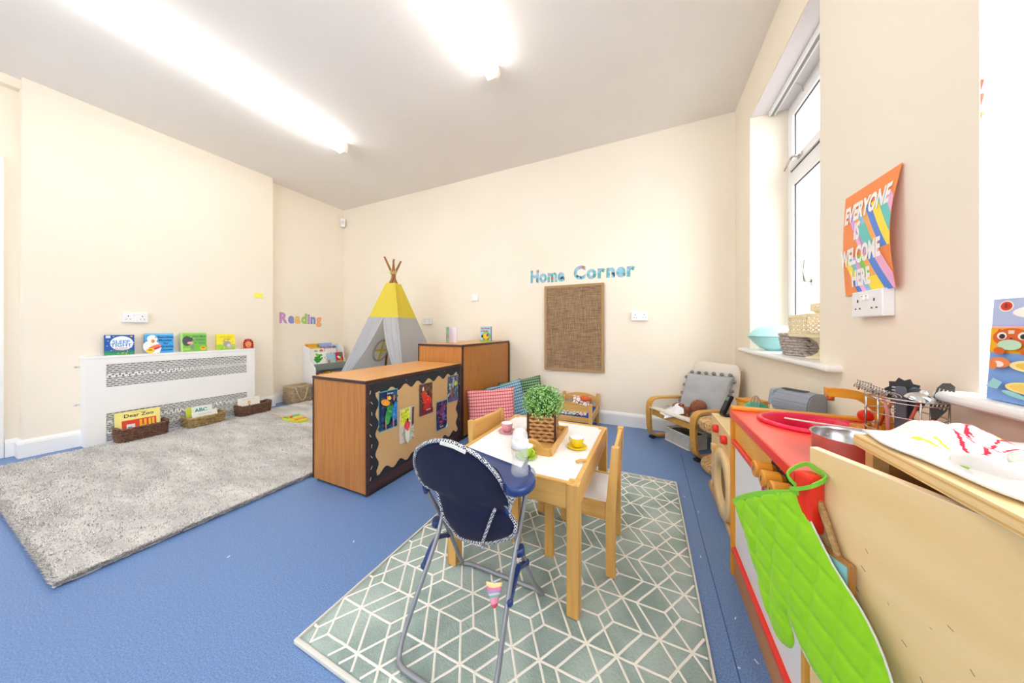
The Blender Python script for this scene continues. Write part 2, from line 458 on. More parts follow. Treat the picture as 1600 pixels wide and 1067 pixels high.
# ---- sockets, switch, sensor
def socket(loc, rz, lab, double=True, deep=.03, holes=True):
    t = T('wall_socket', lab, 'wall socket', loc, rz)
    w = .148 if double else .088; b = MB(); b.box((-w/2, -deep, -.044), (w/2, 0, .044), M('socket_white', '#F1F1F2', .35), bev=.004); pl_ = b.build('plate', t)
    if not holes: return t
    dk = P('#3A3A3C')
    for cx in ((-.04, .04) if double else (0,)):
        b = MB()
        b.box((cx-.003, -deep-.0006, .006), (cx+.003, -deep+.001, .016), dk)
        for s_ in (-1, 1): b.box((cx+s_*.011-.0035, -deep-.0006, -.018), (cx+s_*.011+.0035, -deep+.001, -.013), dk)
        b.build('socket_holes', pl_)
    if double:
        for cx in (-.01, .01):
            b = MB(); b.box((cx-.006, -deep-.004, .012), (cx+.006, -deep+.001, .03), P('#FBFBFB', .3), bev=.0015)
            b.box((cx-.003, -deep-.0046, .024), (cx+.003, -deep-.004, .0265), P('#C04038')); b.build('rocker_switch', pl_)
    return t
socket((XC, .98, 1.064), radians(90), 'white double wall socket above the radiator cover')
socket((-.055, YB, 1.086), 0, 'white double wall socket on the back wall above the armchair side')
socket((-2.66, YB, 1.07), 0, 'white double wall socket on the back wall beside the teepee')
socket((-1.92, YB, 1.345), 0, 'small blank white switch plate high on the back wall above the tall cabinet', False, .03, False)
socket((XR, 1.385, 1.045), radians(-90), 'white double wall socket half under the colourful poster')
t = T('motion_sensor', 'white alarm motion sensor in the back left ceiling corner', 'motion sensor', (-4.31, 3.05, 2.55), radians(45))
b = MB(); b.box((-.032, -.03, 0), (.032, .02, .13), M('sensor_white', '#F2F2EF', .4), bev=.01); hs_ = b.build('housing', t)
b = MB(); b.box((-.02, -.033, .045), (.02, -.028, .095), P('#D9DEDC', .3), bev=.002); b.build('lens', hs_)
b = MB(); b.box((-.0425, -.0009, -.028), (.0425, 0, .028), P('#F4EA5E', .8)); b.slice(2, [-.015, 0, .015])
b.warp(lambda c: Vector((c.x, c.y-.006*((.028-c.z)/.056)**2, c.z)))
b.build('sticky_note', loc=(XC-.0003, 1.917, 1.363), rot=(0, 0, radians(90)), label='yellow sticky note on the left wall', cat='note')
# ================================================================ radiator cover
cover_white = M('cover_white', '#F4F4F3', .4)
grille_dark = M('grille_shadow', '#8E8C86', .9)
t = T('radiator_cover', 'long white radiator cover with slotted grilles on the left wall', 'radiator cover', (XC, .70, 0))
RL = 1.115; RD = .145; RH = .735       # local: x away from wall, y along wall
b = MB()
b.box((0.0, 0, 0), (RD-.015, .015, RH-.02), cover_white); b.box((0, RL-.015, 0), (RD-.015, RL, RH-.02), cover_white)
b.box((.0, .015, RH-.2), (.004, RL-.015, RH-.02), cover_white)
b.build('side_panels', t)
b = MB(); b.box((-.0, -.006, RH-.02), (RD+.004, RL+.006, RH), cover_white, bev=.003); b.build('top_shelf', t)
# front sheet with real slots: rows of short horizontal bars between uprights
G = [(.10, 1.045, .472, .665), (.10, 1.045, .018, .255)]
x0, x1 = RD-.015, RD
b = MB()
b.box((x0, 0, .665), (x1, RL, RH-.02), cover_white); b.box((x0, 0, .255), (x1, RL, .472), cover_white); b.box((x0, 0, 0), (x1, RL, .018), cover_white)
for a, c in ((0, .10), (1.045, RL)):
    b.box((x0, a, .018), (x1, c, .255), cover_white); b.box((x0, a, .472), (x1, c, .665), cover_white)
b.build('front_panel', t)
for (y0, y1, z0, z1) in G:
    b = MB(); rows = int((z1-z0)/.0150); pz = (z1-z0)/rows; n = 27; py = (y1-y0)/n
    xg0, xg1 = RD-.006, RD-.004
    mid = [(z0+z1)/2] if z1 > .5 else [z0+(z1-z0)*.36, z0+(z1-z0)*.66]
    for r in range(rows+1):
        zz = z0+r*pz; th = .0044
        if any(abs(zz-m_) < pz*.6 for m_ in mid): th = .011
        b.box((xg0, y0, max(z0, zz-th)), (xg1, y1, min(z1, zz+th)), cover_white)
    for k in range(n+1):
        yy = y0+k*py
        for r in range(rows): 
            w = .0052
            o_ = 0 if r % 2 == 0 else py*.5
            if yy+o_ < y1: b.box((xg0, max(y0, yy+o_-w), z0+r*pz), (xg1, min(y1, yy+o_+w), z0+(r+1)*pz), cover_white)
    b.build('grille', t)
b = MB(); b.box((.03, .02, .02), (.04, RL-.02, RH-.06), grille_dark); b.build('radiator', t)
for zz in (.64, .33):
    b = MB(); b.box((0, -.03, zz), (.006, 0, zz+.016), M('bracket', '#D8D6D0', .4), bev=.001); b.cyl((.006, -.02, zz+.008), (.009, -.02, zz+.008), .004, M('handle_metal', '#C9C6C0', .25, metal=.9)); b.build('bracket', t)
b = MB(); b.box((.075, RL-.11, RH), (.13, RL-.01, RH+.006), P('#BDBDBB', .4), bev=.002); b.build('latch_plate', t)

# ================================================================ books
page_m = M('paper_edges', '#EFE9DC', .9)
def book(name, lab, w, h, th, col, loc, rz=0.0, tilt=0.0, art=None, group=None, spine=None, rot=None, roll=0.0):
    """stands on its lower edge, front cover facing -Y; tilt leans the top back (+Y)"""
    t = T(name, lab, 'book', loc, group=group)
    t.rotation_mode = 'XYZ'
    m = Rz(rz) @ Rx(-tilt) @ Ry(roll); t.rotation_euler = m.to_euler()
    c = P(col, .35)
    b = MB(); b.box((-w/2, -th/2, 0), (w/2, -th/2+.002, h), c); b.box((-w/2, th/2-.002, 0), (w/2, th/2, h), c)
    b.box((-w/2, -th/2+.002, 0), (-w/2+.003, th/2-.002, h), P(spine, .4) if spine else c)
    if art: art(Art(b, w, h, Tr(-w/2, -th/2-.0001, 0) @ FRONT))
    b.build('cover', t)
    b = MB(); b.box((-w/2+.003, -th/2+.002, .003), (w/2-.003, th/2-.002, h-.003), page_m); b.build('pages', t)
    return t
Y90 = radians(90)
def a_sleep(a):
    a.rect(0, 0, 1, 1, '#1D55A8'); a.rect(0, 0, 1, .2, '#1C7F72'); a.rect(0, 0, 1, .09, '#2E9B55'); a.rect(.05, .84, .2, .97, '#DCE3EE')
    for x, y in ((.12, .7), (.3, .92), (.22, .22), (.9, .36), (.97, .6), (.09, .45), (.75, .16)): a.ell(x, y, .022, .022, '#C9DDF2', n=8)
    a.ell(.57, .57, .39, .36, '#EEF2F6', n=28); a.ell(.9, .92, .04, .04, '#F3B23A')
    a.text('SLEEP', .55, .57, .22, '#2D8FC9'); a.text('TIGHT', .55, .40, .22, '#2D8FC9')
    a.text('my friends', .55, .30, .09, '#C77C87'); a.text('a bedtime book', .55, .22, .08, '#C77C87')
    a.blobs(9, ['#E2DB3B', '#3FA35B', '#B8CC40'], (.35, .0, .8, .1), (.02, .03), 3)
def a_goose(a):
    a.rect(0, 0, 1, 1, '#3EA6E8'); a.rect(0, .93, 1, .99, '#79C8F2')
    a.ell(.26, .72, .18, .2, '#F4F2EE'); a.ell(.25, .3, .3, .34, '#F4F2EE', rot=.5); a.rect(.1, 0, .5, .25, '#F4F2EE')
    a.ell(.28, .6, .06, .09, '#F08A26'); a.ell(.34, .33, .24, .07, '#EE7F4C', rot=.45); a.ell(.4, .24, .18, .05, '#C8386B', rot=.5)
    a.ell(.18, .12, .15, .13, '#F6C42F'); a.ell(.18, .13, .08, .05, '#4A3020', a0=0, a1=180)
    for i, (s_, x) in enumerate((('Chocolate', .67), ('Mousse', .7), ('for', .73), ('Greedy', .76), ('Goose', .74))):
        a.text(s_, x, .76-.165*i, .15, '#17356F', bold=.018)
def a_mole(a):
    a.rect(0, 0, 1, 1, '#7CC243'); a.rect(.0, .92, 1, .98, '#A5D86B'); a.rect(0, 0, .07, 1, '#B4DC8C')
    a.ell(.23, .56, .18, .27, '#4F5458'); a.ell(.38, .66, .13, .08, '#4F5458'); a.ell(.35, .45, .12, .07, '#F2A7B4'); a.ell(.48, .68, .03, .04, '#F2A7B4')
    a.rect(.36, .1, .48, .33, '#7E8C93'); a.ell(.2, .12, .15, .07, '#9DD465'); a.ell(.85, .15, .13, .11, '#F6C42F'); a.ell(.85, .15, .08, .05, '#8C3A22', a0=0, a1=180)
    for i, (s_, x) in enumerate((('One Mole', .72), ('Digging', .76), ('a', .56), ('Hole', .8))):
        a.text(s_, x, [.76, .58, .42, .38][i], .13, '#1F6F9E', bold=.018)
def a_donkey(a):
    a.rect(0, 0, 1, 1, '#F3E63A'); a.rect(0, 0, 1, .33, '#9CCB45'); a.blobs(8, ['#B9DB6D', '#8FC03C'], (.1, 0, 1, .3), (.04, .07), 4)
    a.text("That's not my", .55, .80, .1, '#D9A62E'); a.text('elephant', .55, .66, .1, '#D9A62E')
    a.ell(.55, .36, .22, .19, '#A9A7A2'); a.ell(.68, .2, .16, .15, '#B9B7B2'); a.ell(.38, .55, .06, .05, '#A9A7A2', rot=.4); a.ell(.62, .27, .09, .08, '#DAD8D2')
    a.ell(.64, .62, .09, .025, '#9A9894', rot=.5); a.ell(.2, .8, .02, .03, '#E07A2E'); a.ell(.86, .48, .02, .03, '#D04A3A')
RT = .7365
book('board_book', 'blue board book with SLEEP TIGHT in a white oval on the radiator cover', .158, .172, .02, '#1B4A96', (-4.165, .885, RT), Y90-.1, .10, a_sleep, 'board books on the radiator cover')
book('board_book', 'light blue board book with a white goose on the radiator cover', .178, .182, .02, '#3797D8', (-4.17, 1.115, RT), Y90-.06, .10, a_goose, 'board books on the radiator cover', '#C58B4B')
book('board_book', 'green board book with a mole on the radiator cover', .185, .184, .02, '#6DB33B', (-4.165, 1.345, RT), Y90, .10, a_mole, 'board books on the radiator cover', '#D9E9C0')
book('board_book', 'yellow board book with a grey animal on the radiator cover', .152, .168, .02, '#F0E130', (-4.165, 1.592, RT), Y90, .10, a_donkey, 'board books on the radiator cover')
t = T('board_book', 'small round-topped red ladybird board book at the right end of the radiator cover', 'book', (-4.165, 1.785, RT), Y90, 'board books on the radiator cover', rot=(Rz(Y90) @ Rx(-.08)).to_euler())
w, h = .10, .112
pr = [(-w/2, 0), (w/2, 0), (w/2, h*.5)] + [(w/2*cos(a), h*.5+h*.5*sin(a)) for a in [radians(x) for x in range(15, 180, 15)]] + [(-w/2, h*.5)]
b = MB(); b.prism(pr, .002, P('#D8492C', .4), Tr(0, -.012, 0) @ FRONT); b.prism(pr, .002, P('#D8492C', .4), Tr(0, .012, 0) @ FRONT)
a = Art(b, w, h, Tr(-w/2, -.0141, 0) @ FRONT)
for x, y in ((.14, .35), (.86, .35), (.12, .62), (.88, .62), (.27, .82), (.73, .82), (.2, .12), (.8, .12)): a.ell(x, y, .07, .08, '#2A2422', n=10)
a.ell(.5, .86, .14, .09, '#C04A8C'); a.ell(.5, .42, .27, .28, '#F2A06A'); a.ell(.4, .5, .03, .04, '#2A2422'); a.ell(.6, .5, .03, .04, '#2A2422'); a.ell(.5, .36, .12, .1, '#B8452C', a0=180, a1=360); a.ell(.5, .39, .1, .06, '#F2A06A', a0=180, a1=360)
b.build('cover', t); b = MB(); b.prism([(x*.96, y*.98+.001) for x, y in pr], .0215, page_m, Tr(0, .0105, 0) @ FRONT); b.build('pages', t)

# ================================================================ wicker baskets
def rrect(w, d, r, n=5):
    """rounded rectangle as list of (x, y, nx, ny), dense along the sides"""
    o = []
    for cx, cy, a0 in ((w/2-r, d/2-r, 0), (-w/2+r, d/2-r, 90), (-w/2+r, -d/2+r, 180), (w/2-r, -d/2+r, 270)):
        for k in range(n+1):
            a = radians(a0+90*k/n); o.append((cx+r*cos(a), cy+r*sin(a), cos(a), sin(a)))
    return o
def resample(pl, N):
    P_ = [Vector(p) for p in pl]; P_.append(P_[0]); seg = [(P_[i+1].xy-P_[i].xy).length for i in range(len(P_)-1)]; L = sum(seg); o = []
    for k in range(N):
        d = L*k/N; i = 0
        while d > seg[i] and i < len(seg)-1: d -= seg[i]; i += 1
        o.append(P_[i].lerp(P_[i+1], d/seg[i] if seg[i] else 0))
    return o
def wicker(mb, w, d, h, m, stakes=40, rows=11, r=.0055, flare=1.06, rad=.03, amp=.0052, z0=.0, rim=1.5, rimdip=None, rs=4, sag=0):
    base = resample(rrect(w/flare, d/flare, rad), stakes*2)
    def pt(q, z, off=0):
        k = 1+(flare-1)*z/h + sag*sin(pi*z/h)
        return (q[0]*k+q[2]*off, q[1]*k+q[3]*off, z0+z)
    for i in range(rows):
        z = r + (h-2*r)*i/(rows-1)
        mb.tube([pt(q, z, amp*(1 if (k+i*2) % 4 < 2 else -1)) for k, q in enumerate(base)], r, m, rs, closed=True)
    for k in range(0, len(base), 2):
        mb.tube([pt(base[k], 0), pt(base[k], h)], r*.7, m, 4, caps=False)
    top = [Vector(pt(q, h + (rimdip(q) if rimdip else 0))) for q in base]
    for s_ in (0, 1):
        mb.tube([p + Vector((base[k][2], base[k][3], 0))*(.004*sin(k*1.2+pi*s_)) + Vector((0, 0, .004*cos(k*1.2+pi*s_))) for k, p in enumerate(top)], r*rim*.8, m, 5, closed=True)
def basket_bottom(mb, w, d, m, flare=1.06, rad=.03, z=.004):
    mb.prism([(q[0], q[1]) for q in rrect(w/flare, d/flare, rad)], .004, m, Tr(0, 0, z))
def wicker_basket(lab, w, d, h, loc, rz, m, notch=True, **k):
    t = T('wicker_basket', lab, 'basket', loc, rz, 'wicker baskets in front of the radiator cover')
    b = MB(); wicker(b, w, d, h, m, rimdip=(lambda q: .018*(max(0, abs(q[0])/(w/2)-.85)/.15) if notch else 0), **k); basket_bottom(b, w, d, m)
    b.build('woven_body', t); return t
brown_w = M('dark_willow', '#55362C', .7, col2='#8E6A58', scale=(60, 60, 60), lo=.3, hi=.7)
tan_w = M('green_willow', '#7E663E', .7, col2='#C2A972', scale=(50, 50, 50), lo=.3, hi=.7)
RG = .021     # pile height of the grey rug
wicker_basket('dark brown wicker basket holding the DEAR ZOO book', .285, .135, .105, (-3.985, .965, RG), Y90+.08, brown_w)
wicker_basket('lighter greenish-brown wicker basket, middle of the three by the radiator', .27, .16, .085, (-3.99, 1.36, RG), Y90+.06, tan_w, rows=9, amp=.006, r=.006)
wicker_basket('dark brown wicker basket furthest from the camera by the radiator', .30, .14, .10, (-4.0, 1.765, RG), Y90+.06, brown_w)
def a_zoo(a):
    a.rect(0, 0, 1, 1, '#F5E98E'); a.text('Dear Zoo', .52, .77, .19, '#4A443C', bold=.02); a.text('a lift the flap book', .52, .93, .06, '#B89A4A', bold=.0)
    a.rect(.14, .12, .9, .66, '#E2452B'); a.rect(.24, .28, .42, .5, '#F2EEE6'); a.rect(.27, .36, .36, .40, '#7A8AA0')
    for x in (.52, .62, .72, .80): a.rect(x, .14, x+.055, .62, '#F3C532')
    a.ell(.60, .3, .08, .12, '#E8A430'); a.rect(.14, .12, .9, .15, '#F08A6A')
book('picture_book', 'yellow DEAR ZOO picture book standing in a dark wicker basket', .25, .215, .014, '#F0E385', (-4.01, .955, RG+.016), Y90-.02, .16, a_zoo)
def a_green(a):
    a.rect(0, 0, 1, 1, '#E8EFE4'); a.rect(0, .0, .2, 1, '#C9D936'); a.text('ABC', .55, .66, .3, '#2E9A8C', bold=.04); a.ell(.3, .5, .1, .1, '#3FA06A'); a.ell(.7, .35, .15, .1, '#7DC3A8')
def a_white(a):
    a.rect(0, 0, 1, 1, '#F1F1EC'); a.text('The Little Book', .5, .72, .13, '#9AA6A6', bold=0); a.ell(.5, .4, .2, .12, '#DDE4DC')
book('picture_book', 'white picture book with teal letters and a lime edge in the middle basket', .19, .16, .012, '#DDE8DC', (-4.02, 1.345, RG+.012), Y90+.05, .22, a_green)
book('picture_book', 'plain white picture book leaning out of the middle basket', .19, .12, .01, '#F2F2EE', (-3.965, 1.37, RG+.012), Y90+.12, .35, a_white)
def a_pair(a):
    a.rect(0, 0, 1, 1, '#EFEBDD'); a.text('Bears and Friends', .5, .86, .09, '#A8A49A', bold=0)
    a.ell(.5, .62, .075, .1, '#E8B89A'); a.ell(.5, .73, .07, .04, '#D9A63C'); a.ell(.5, .38, .07, .16, '#4F8C92'); a.ell(.24, .2, .1, .1, '#B98258'); a.ell(.75, .22, .14, .07, '#C9A674')
book('picture_book', 'cream picture book with two small figures in the far wicker basket', .19, .165, .012, '#EDE8D8', (-4.01, 1.735, RG+.012), Y90-.1, .2, a_pair)
def a_toast(a): a.rect(0, 0, 1, 1, '#E9D6A6'); a.ell(.5, .5, .3, .25, '#C9974E')
book('picture_book', 'tan picture book lying low in the far wicker basket', .17, .085, .02, '#C9A05C', (-3.975, 1.80, RG+.012), Y90+.1, .45, a_toast)

# ================================================================ xylophone
t = T('xylophone', 'yellow and green toy xylophone on the grey rug', 'xylophone', (-3.28, 1.815, RG), radians(-6))
b = MB(); b.prism([(-.14, -.075), (.14, -.045), (.14, .045), (-.14, .075)], .02, P('#D9D944', .5), Tr(0, 0, 0)); b.build('frame', t)
for k, c in enumerate(('#5FAE4E', '#8CC653', '#E8E04A', '#F0B23A', '#E8703A', '#D8D23C')):
    b = MB(); x = -.115+k*.046; hw = .07-k*.006; b.box((x-.016, -hw, .02), (x+.016, hw, .026), P(c, .35), bev=.002); b.build('bar', t)
b = MB(); b.tube([(-.3, .02, .03), (.02, -.03, .035)], .004, P('#D8B26A')); b.sph((.02, -.03, .038), .012, P('#E8603A', .4)); 
b.build('xylophone_beater', loc=(-3.33, 1.80, RG), rot=(0, 0, radians(12)), label='thin wooden beater with orange head lying across the xylophone', cat='beater')

# ================================================================ grey shaggy rug
def rug_col(nt, co):
    def nz(sc, d, vec, rot=0):
        mp = nt.nodes.new('ShaderNodeMapping'); mp.inputs['Scale'].default_value = sc; mp.inputs['Rotation'].default_value = (0, 0, rot); nt.links.new(vec, mp.inputs[0])
        n = nt.nodes.new('ShaderNodeTexNoise'); n.inputs['Scale'].default_value = 1; n.inputs['Detail'].default_value = d; n.inputs['Roughness'].default_value = .6; nt.links.new(mp.outputs[0], n.inputs['Vector']); return n.outputs['Fac']
    a = nz((2.6, 9, 2), 7, co, .5); f = nz((90, 90, 90), 3, co)
    r = nt.nodes.new('ShaderNodeMapRange'); r.inputs[1].default_value = .35; r.inputs[2].default_value = .65; nt.links.new(a, r.inputs[0])
    k = mth(nt, 'ADD', mth(nt, 'MULTIPLY', r.outputs[0], .75), mth(nt, 'MULTIPLY', f, .35))
    return mixc(nt, k, '#A5A3A1', '#DFDDDA'), f
rugm = math_mat('shaggy_pile', rug_col, 1.0, (.7, .012))
x0, x1, y0, y1 = -4.04, -1.985, .275, 2.42
b = MB()
def rf(u, v):
    x = x0+(x1-x0)*u; y = y0+(y1-y0)*v; e = min(u, 1-u, v, 1-v)*2.0
    k = min(1, e/.012); z = .004+.015*sqrt(max(0, 1-(1-k)**2))
    z += .0055*noise.noise(Vector((x*22, y*22, 0))) + .003*noise.noise(Vector((x*70, y*70, 3)))
    if e < .02: x += .006*noise.noise(Vector((y*60, x*60, 1))); y += .006*noise.noise(Vector((x*60, y*60, 5)))
    return (x, y, max(.002, z))
def stretch(q): return q
b.grid(rf, 230, 240, rugm)
b.build('shaggy_rug', label='large pale grey shaggy rug on the blue floor', cat='rug')
# loose pile at the cut edges and over the surface, one mesh of blades
b = MB(); q = random.Random(5)
tuft_a = P('#A9A6A3', 1.0); tuft_b = P('#E2E0DD', 1.0)
def tuft(x, y, z, L, out=(0, 0)):
    a = q.uniform(0, 2*pi); dx = cos(a)*L*.5+out[0]*L; dy = sin(a)*L*.5+out[1]*L; w = .0022
    m = tuft_a if q.random() < .45 else tuft_b
    p = [b.v((x-w*sin(a), y+w*cos(a), z)), b.v((x+w*sin(a), y-w*cos(a), z)), b.v((x+dx, y+dy, z+L*.7))]
    b.face(p, m)
for _ in range(15000):
    x = q.uniform(x0, x1); y = y0; o = (0, -.7)
    if q.random() < .45: x = x1; y = q.uniform(y0, 1.25); o = (.7, 0)
    tuft(x-o[0]*q.uniform(0, .02), y-o[1]*q.uniform(0, .02), q.uniform(.004, .018), q.uniform(.008, .016), o)
for _ in range(42000):
    u = q.random()**1.5; x = x1-(x1-x0)*q.random(); y = y0+(1.5)*u
    tuft(x, y, .017, q.uniform(.008, .014))
b.build('pile', bpy.data.objects['shaggy_rug'], kind='stuff')

# ================================================================ seagrass basket, bookcase
sea = M('seagrass', '#A89074', .9, col2='#C9B596', scale=(45, 45, 45), lo=.35, hi=.65)
t = T('seagrass_basket', 'square woven seagrass basket with loop handle beside the bookcase', 'basket', (-4.195, 2.33, 0), radians(88))
b = MB(); wicker(b, .25, .2, .21, sea, stakes=22, rows=15, r=.0085, flare=1.0, rad=.03, amp=.005); basket_bottom(b, .25, .2, sea, 1.0); b.build('woven_body', t)
b = MB(); b.box((-.12, -.095, .185), (.12, .095, .2), sea, bev=.01)
for k in range(26): b.sph((q.uniform(-.11, .11), q.uniform(-.085, .085), .2), (.03, .012, .01), sea, 6, Rz(q.uniform(0, 3)))
b.build('lid', t)
b = MB(); pts = [(-.1+.01, -.108, .2)] + [(-.075+.075*(k/6), -.112-.012*sin(pi*k/12), .19-.16*sin(pi*k/12)) for k in range(1, 12)] 
for s_ in (-.004, .004): b.tube([(-.08+.15*k/14, -.115-.014*sin(pi*k/14)+s_, .2-.17*sin(pi*k/14)) for k in range(15)], .010, sea, 6)
b.build('handle', t)

t = T('bookcase', 'white and grey sling bookcase against the left wall by the teepee', 'bookcase', (XL+.004, 2.485, 0))
# local x away from wall, y along the wall
BW = .50; bcw = M('bookcase_white', '#ECEDF0', .45); bcg = M('bookcase_grey', '#8D9791', .5)
prof = [(0, .02), (.27, .02), (.27, .36), (.262, .40), (.235, .425), (.19, .45), (.168, .49), (.162, .56), (.15, .62), (.12, .655), (.07, .675), (0, .68)]
prof = [(x, z*1.06) for x, z in prof]
for y in (0, BW-.016):
    b = MB(); b.prism([(x, z) for x, z in prof], .016, bcw, Tr(0, y+.016, 0) @ Rx(radians(90))); b.build('side_panel', t)
b = MB(); b.box((0, .016, .03), (.01, BW-.016, .64), bcw); b.build('back_panel', t)
for (x0_, z0_, x1_, z1_) in ((.20, .40, .245, .465), (.24, .22, .265, .32), (.24, .05, .265, .14)):
    b = MB(); b.boxc(((x0_+x1_)/2, BW/2, (z0_+z1_)/2), (.012, BW-.034, (z1_-z0_)+.02), bcg, Ry(radians(16))); b.box((.01, .016, z0_-.02), (x0_+.01, BW-.016, z0_-.008), bcg); b.build('shelf_front', t)
b = MB(); b.box((.006, .016, .47), (.05, BW-.016, .48), bcg); b.build('step_shelf', t)
b = MB(); b.box((.004, 0, 0), (.25, BW, .02), P('#3A3A3E')); b.build('plinth', t)
BX = XL+.004
def sb(lab, w, h, y, x, z, col, art, tilt=.28, rz=0):
    return book('picture_book', lab, w, h, .008, col, (BX+x, y, z+.03), Y90+rz, tilt, art, 'picture books facing out of the bookcase')
def a_yel(a): a.rect(0, 0, 1, 1, '#F2C230'); a.rect(0, .8, 1, 1, '#E8A62A'); a.ell(.5, .3, .34, .42, '#26358C'); a.ell(.5, .2, .2, .3, '#F2C230'); a.ell(.9, .85, .1, .1, '#5C9A4A'); a.ell(.08, .8, .1, .1, '#B5651D')
def a_farm(a): a.rect(0, 0, 1, 1, '#8FB4DC'); a.text('Busy Day', .5, .68, .2, '#C8386B', bold=.04); a.text('at the Farm', .5, .48, .15, '#C8386B', bold=.03); a.ell(.3, .2, .12, .08, '#E8E4E0'); a.ell(.7, .2, .12, .08, '#C06A4A')
def a_pale(a): a.rect(0, 0, 1, 1, '#BFD3DC'); a.ell(.4, .8, .3, .1, '#7F6AA8'); a.ell(.5, .55, .3, .1, '#E8C07A'); a.rect(0, 0, 1, .3, '#9CCBC8')
def a_wht(a): a.rect(0, 0, 1, 1, '#EFEDE6'); a.ell(.42, .62, .16, .28, '#A9B56A'); a.ell(.8, .65, .16, .28, '#C8683C')
def a_cat(a): a.rect(0, 0, 1, 1, '#F4F4F0'); a.blobs(16, ['#2E9A3A', '#4CB44A', '#1F7F34', '#7BC043'], (.12, .15, .68, .85), (.08, .13), 2); a.ell(.45, .1, .18, .08, '#F4F4F0'); a.blobs(5, ['#E8B48C', '#E8E0D0'], (.72, .1, .95, .6), (.03, .06), 8)
def a_bab(a): a.rect(0, 0, 1, 1, '#EEE9E2'); [a.ell(x, .5, .12, .2, '#E8966A') for x in (.2, .5, .8)]; a.rect(0, .0, 1, .2, '#7E9A8C')
def a_sky(a): a.rect(0, 0, 1, 1, '#A9CDE6'); a.ell(.2, .2, .12, .2, '#C87A5A'); a.ell(.65, .25, .1, .18, '#E6D28C'); a.blobs(8, ['#CFE3F0'], (.0, .5, 1, 1), (.03, .06), 5)
def a_red(a): a.rect(0, 0, 1, 1, '#C81E4A'); a.ell(.65, .7, .25, .2, '#3F8C3F'); a.ell(.4, .45, .3, .12, '#F0E4DC', rot=-.6); a.ell(.6, .3, .12, .2, '#8CB44A'); a.rect(0, 0, 1, .12, '#E8A63A')
sb('yellow picture book with a dark blue shape at the back left of the bookcase', .19, .235, 2.60, .045, .485, '#E8B82C', a_yel, .1)
sb('blue picture book with pink title at the back of the bookcase', .185, .24, 2.79, .045, .485, '#86ABD4', a_farm, .1)
sb('pale picture book at the back right of the bookcase', .11, .215, 2.925, .045, .485, '#B5CAD4', a_pale, .1)
sb('white picture book with green and orange leaves, second row of the bookcase', .20, .215, 2.635, .105, .44, '#EFEDE6', a_wht, .2)
sb('white picture book with three round faces, second row of the bookcase', .17, .205, 2.83, .105, .44, '#EEE9E2', a_bab, .2)
sb('white picture book with a leafy green clump at the front of the bookcase', .235, .185, 2.635, .16, .425, '#F4F4F0', a_cat, .22)
sb('light blue picture book at the front middle of the bookcase', .15, .15, 2.80, .16, .425, '#A9CDE6', a_sky, .22, .05)
sb('small crimson picture book at the front right of the bookcase', .105, .14, 2.915, .17, .445, '#C81E4A', a_red, .22)
for k, (y, c, lab, r) in enumerate(((2.55, '#A0522D', 'rust brown soft toy in the lower tier of the bookcase', .036), (2.59, '#E9D5CC', 'cream soft toy in the lower tier of the bookcase', .03), (2.70, '#D9A63A', 'mustard soft toy in the lower tier of the bookcase', .04),
                                    (2.79, '#D9B44A', 'golden soft toy in the lower tier of the bookcase', .034), (2.86, '#E2B5BE', 'pink soft toy in the lower tier of the bookcase', .034), (2.94, '#A9A596', 'grey soft toy in the lower tier of the bookcase', .032))):
    b = MB(); m = M('plush_'+c[1:].lower(), c, 1, bump=.5, bscale=120)
    b.sph((0, 0, r), (r*1.1, r*1.2, r), m); b.sph((.01, r*1.2, r*1.6), (r*.7, r*.7, r*.65), m); b.sph((.02, r*1.6, r*2.1), r*.25, m, 8); b.sph((.0, r*.8, r*2.1), r*.25, m, 8); b.sph((r, -r*.6, r*.6), (r*.6, r*.35, r*.35), m, 8); b.sph((r, r*.6, r*.6), (r*.6, r*.35, r*.35), m, 8)
    b.build('soft_toy', loc=(BX+.17, y-.02, .262), label=lab, cat='soft toy', group='soft toys in the bookcase')
    b = None
b_ = MB(); b_.box((.02, .018, .25), (.25, BW-.018, .26), bcg); b_.build('lower_shelf', t)

# ================================================================ lettering on the walls
def wall_letters(word, cols, p0, p1, size, M0, grp, word_lab, mats, bold=.045, dy=None):
    """letters spread from p0 to p1 (2D on the wall) in the wall frame M0"""
    ws = []
    for ch in word:
        if ch == ' ': ws.append(.45); continue
        vs, fs, a_, c_ = text_geo(ch, bold); ws.append(c_-a_+(.06 if ch != 'R' else .02))
    tot = sum(ws); L = (Vector(p1)-Vector(p0)).length; sx = L/(tot*size); x = 0; ang = atan2(p1[1]-p0[1], p1[0]-p0[0])
    seen = {}
    for i, ch in enumerate(word):
        if ch != ' ':
            vs, fs, a_, c_ = text_geo(ch, bold); b = MB()
            seen[ch] = seen.get(ch, 0)+1; n = sum(1 for c2 in word if c2 == ch)
            b.text(ch, size, mats[i % len(mats)] if not isinstance(mats, dict) else mats[i], Tr(-a_*size*sx, 0, 0), bold, 0, 'L', sx, .002)
            u = x/tot; px = p0[0]+(p1[0]-p0[0])*u; py = p0[1]+(p1[1]-p0[1])*u
            Mx = M0 @ Tr(px, py, 0) @ Rz(ang)
            o = b.build('wall_letter', label=word_lab(i, ch), cat='wall letter', group=grp)
            o.matrix_world = Mx
        x += ws[i]
cl = ['#C58BC8', '#7D82C4', '#EFC04A', '#9CC44A', '#B58ACB', '#6F86C6', '#F0A24A']
nm = ['lilac', 'violet blue', 'yellow orange', 'green', 'purple', 'blue', 'orange']
Mw = Tr(XL+.0012, 0, 0) @ Rz(Y90) @ FRONT     # wall x=Y, wall y=Z
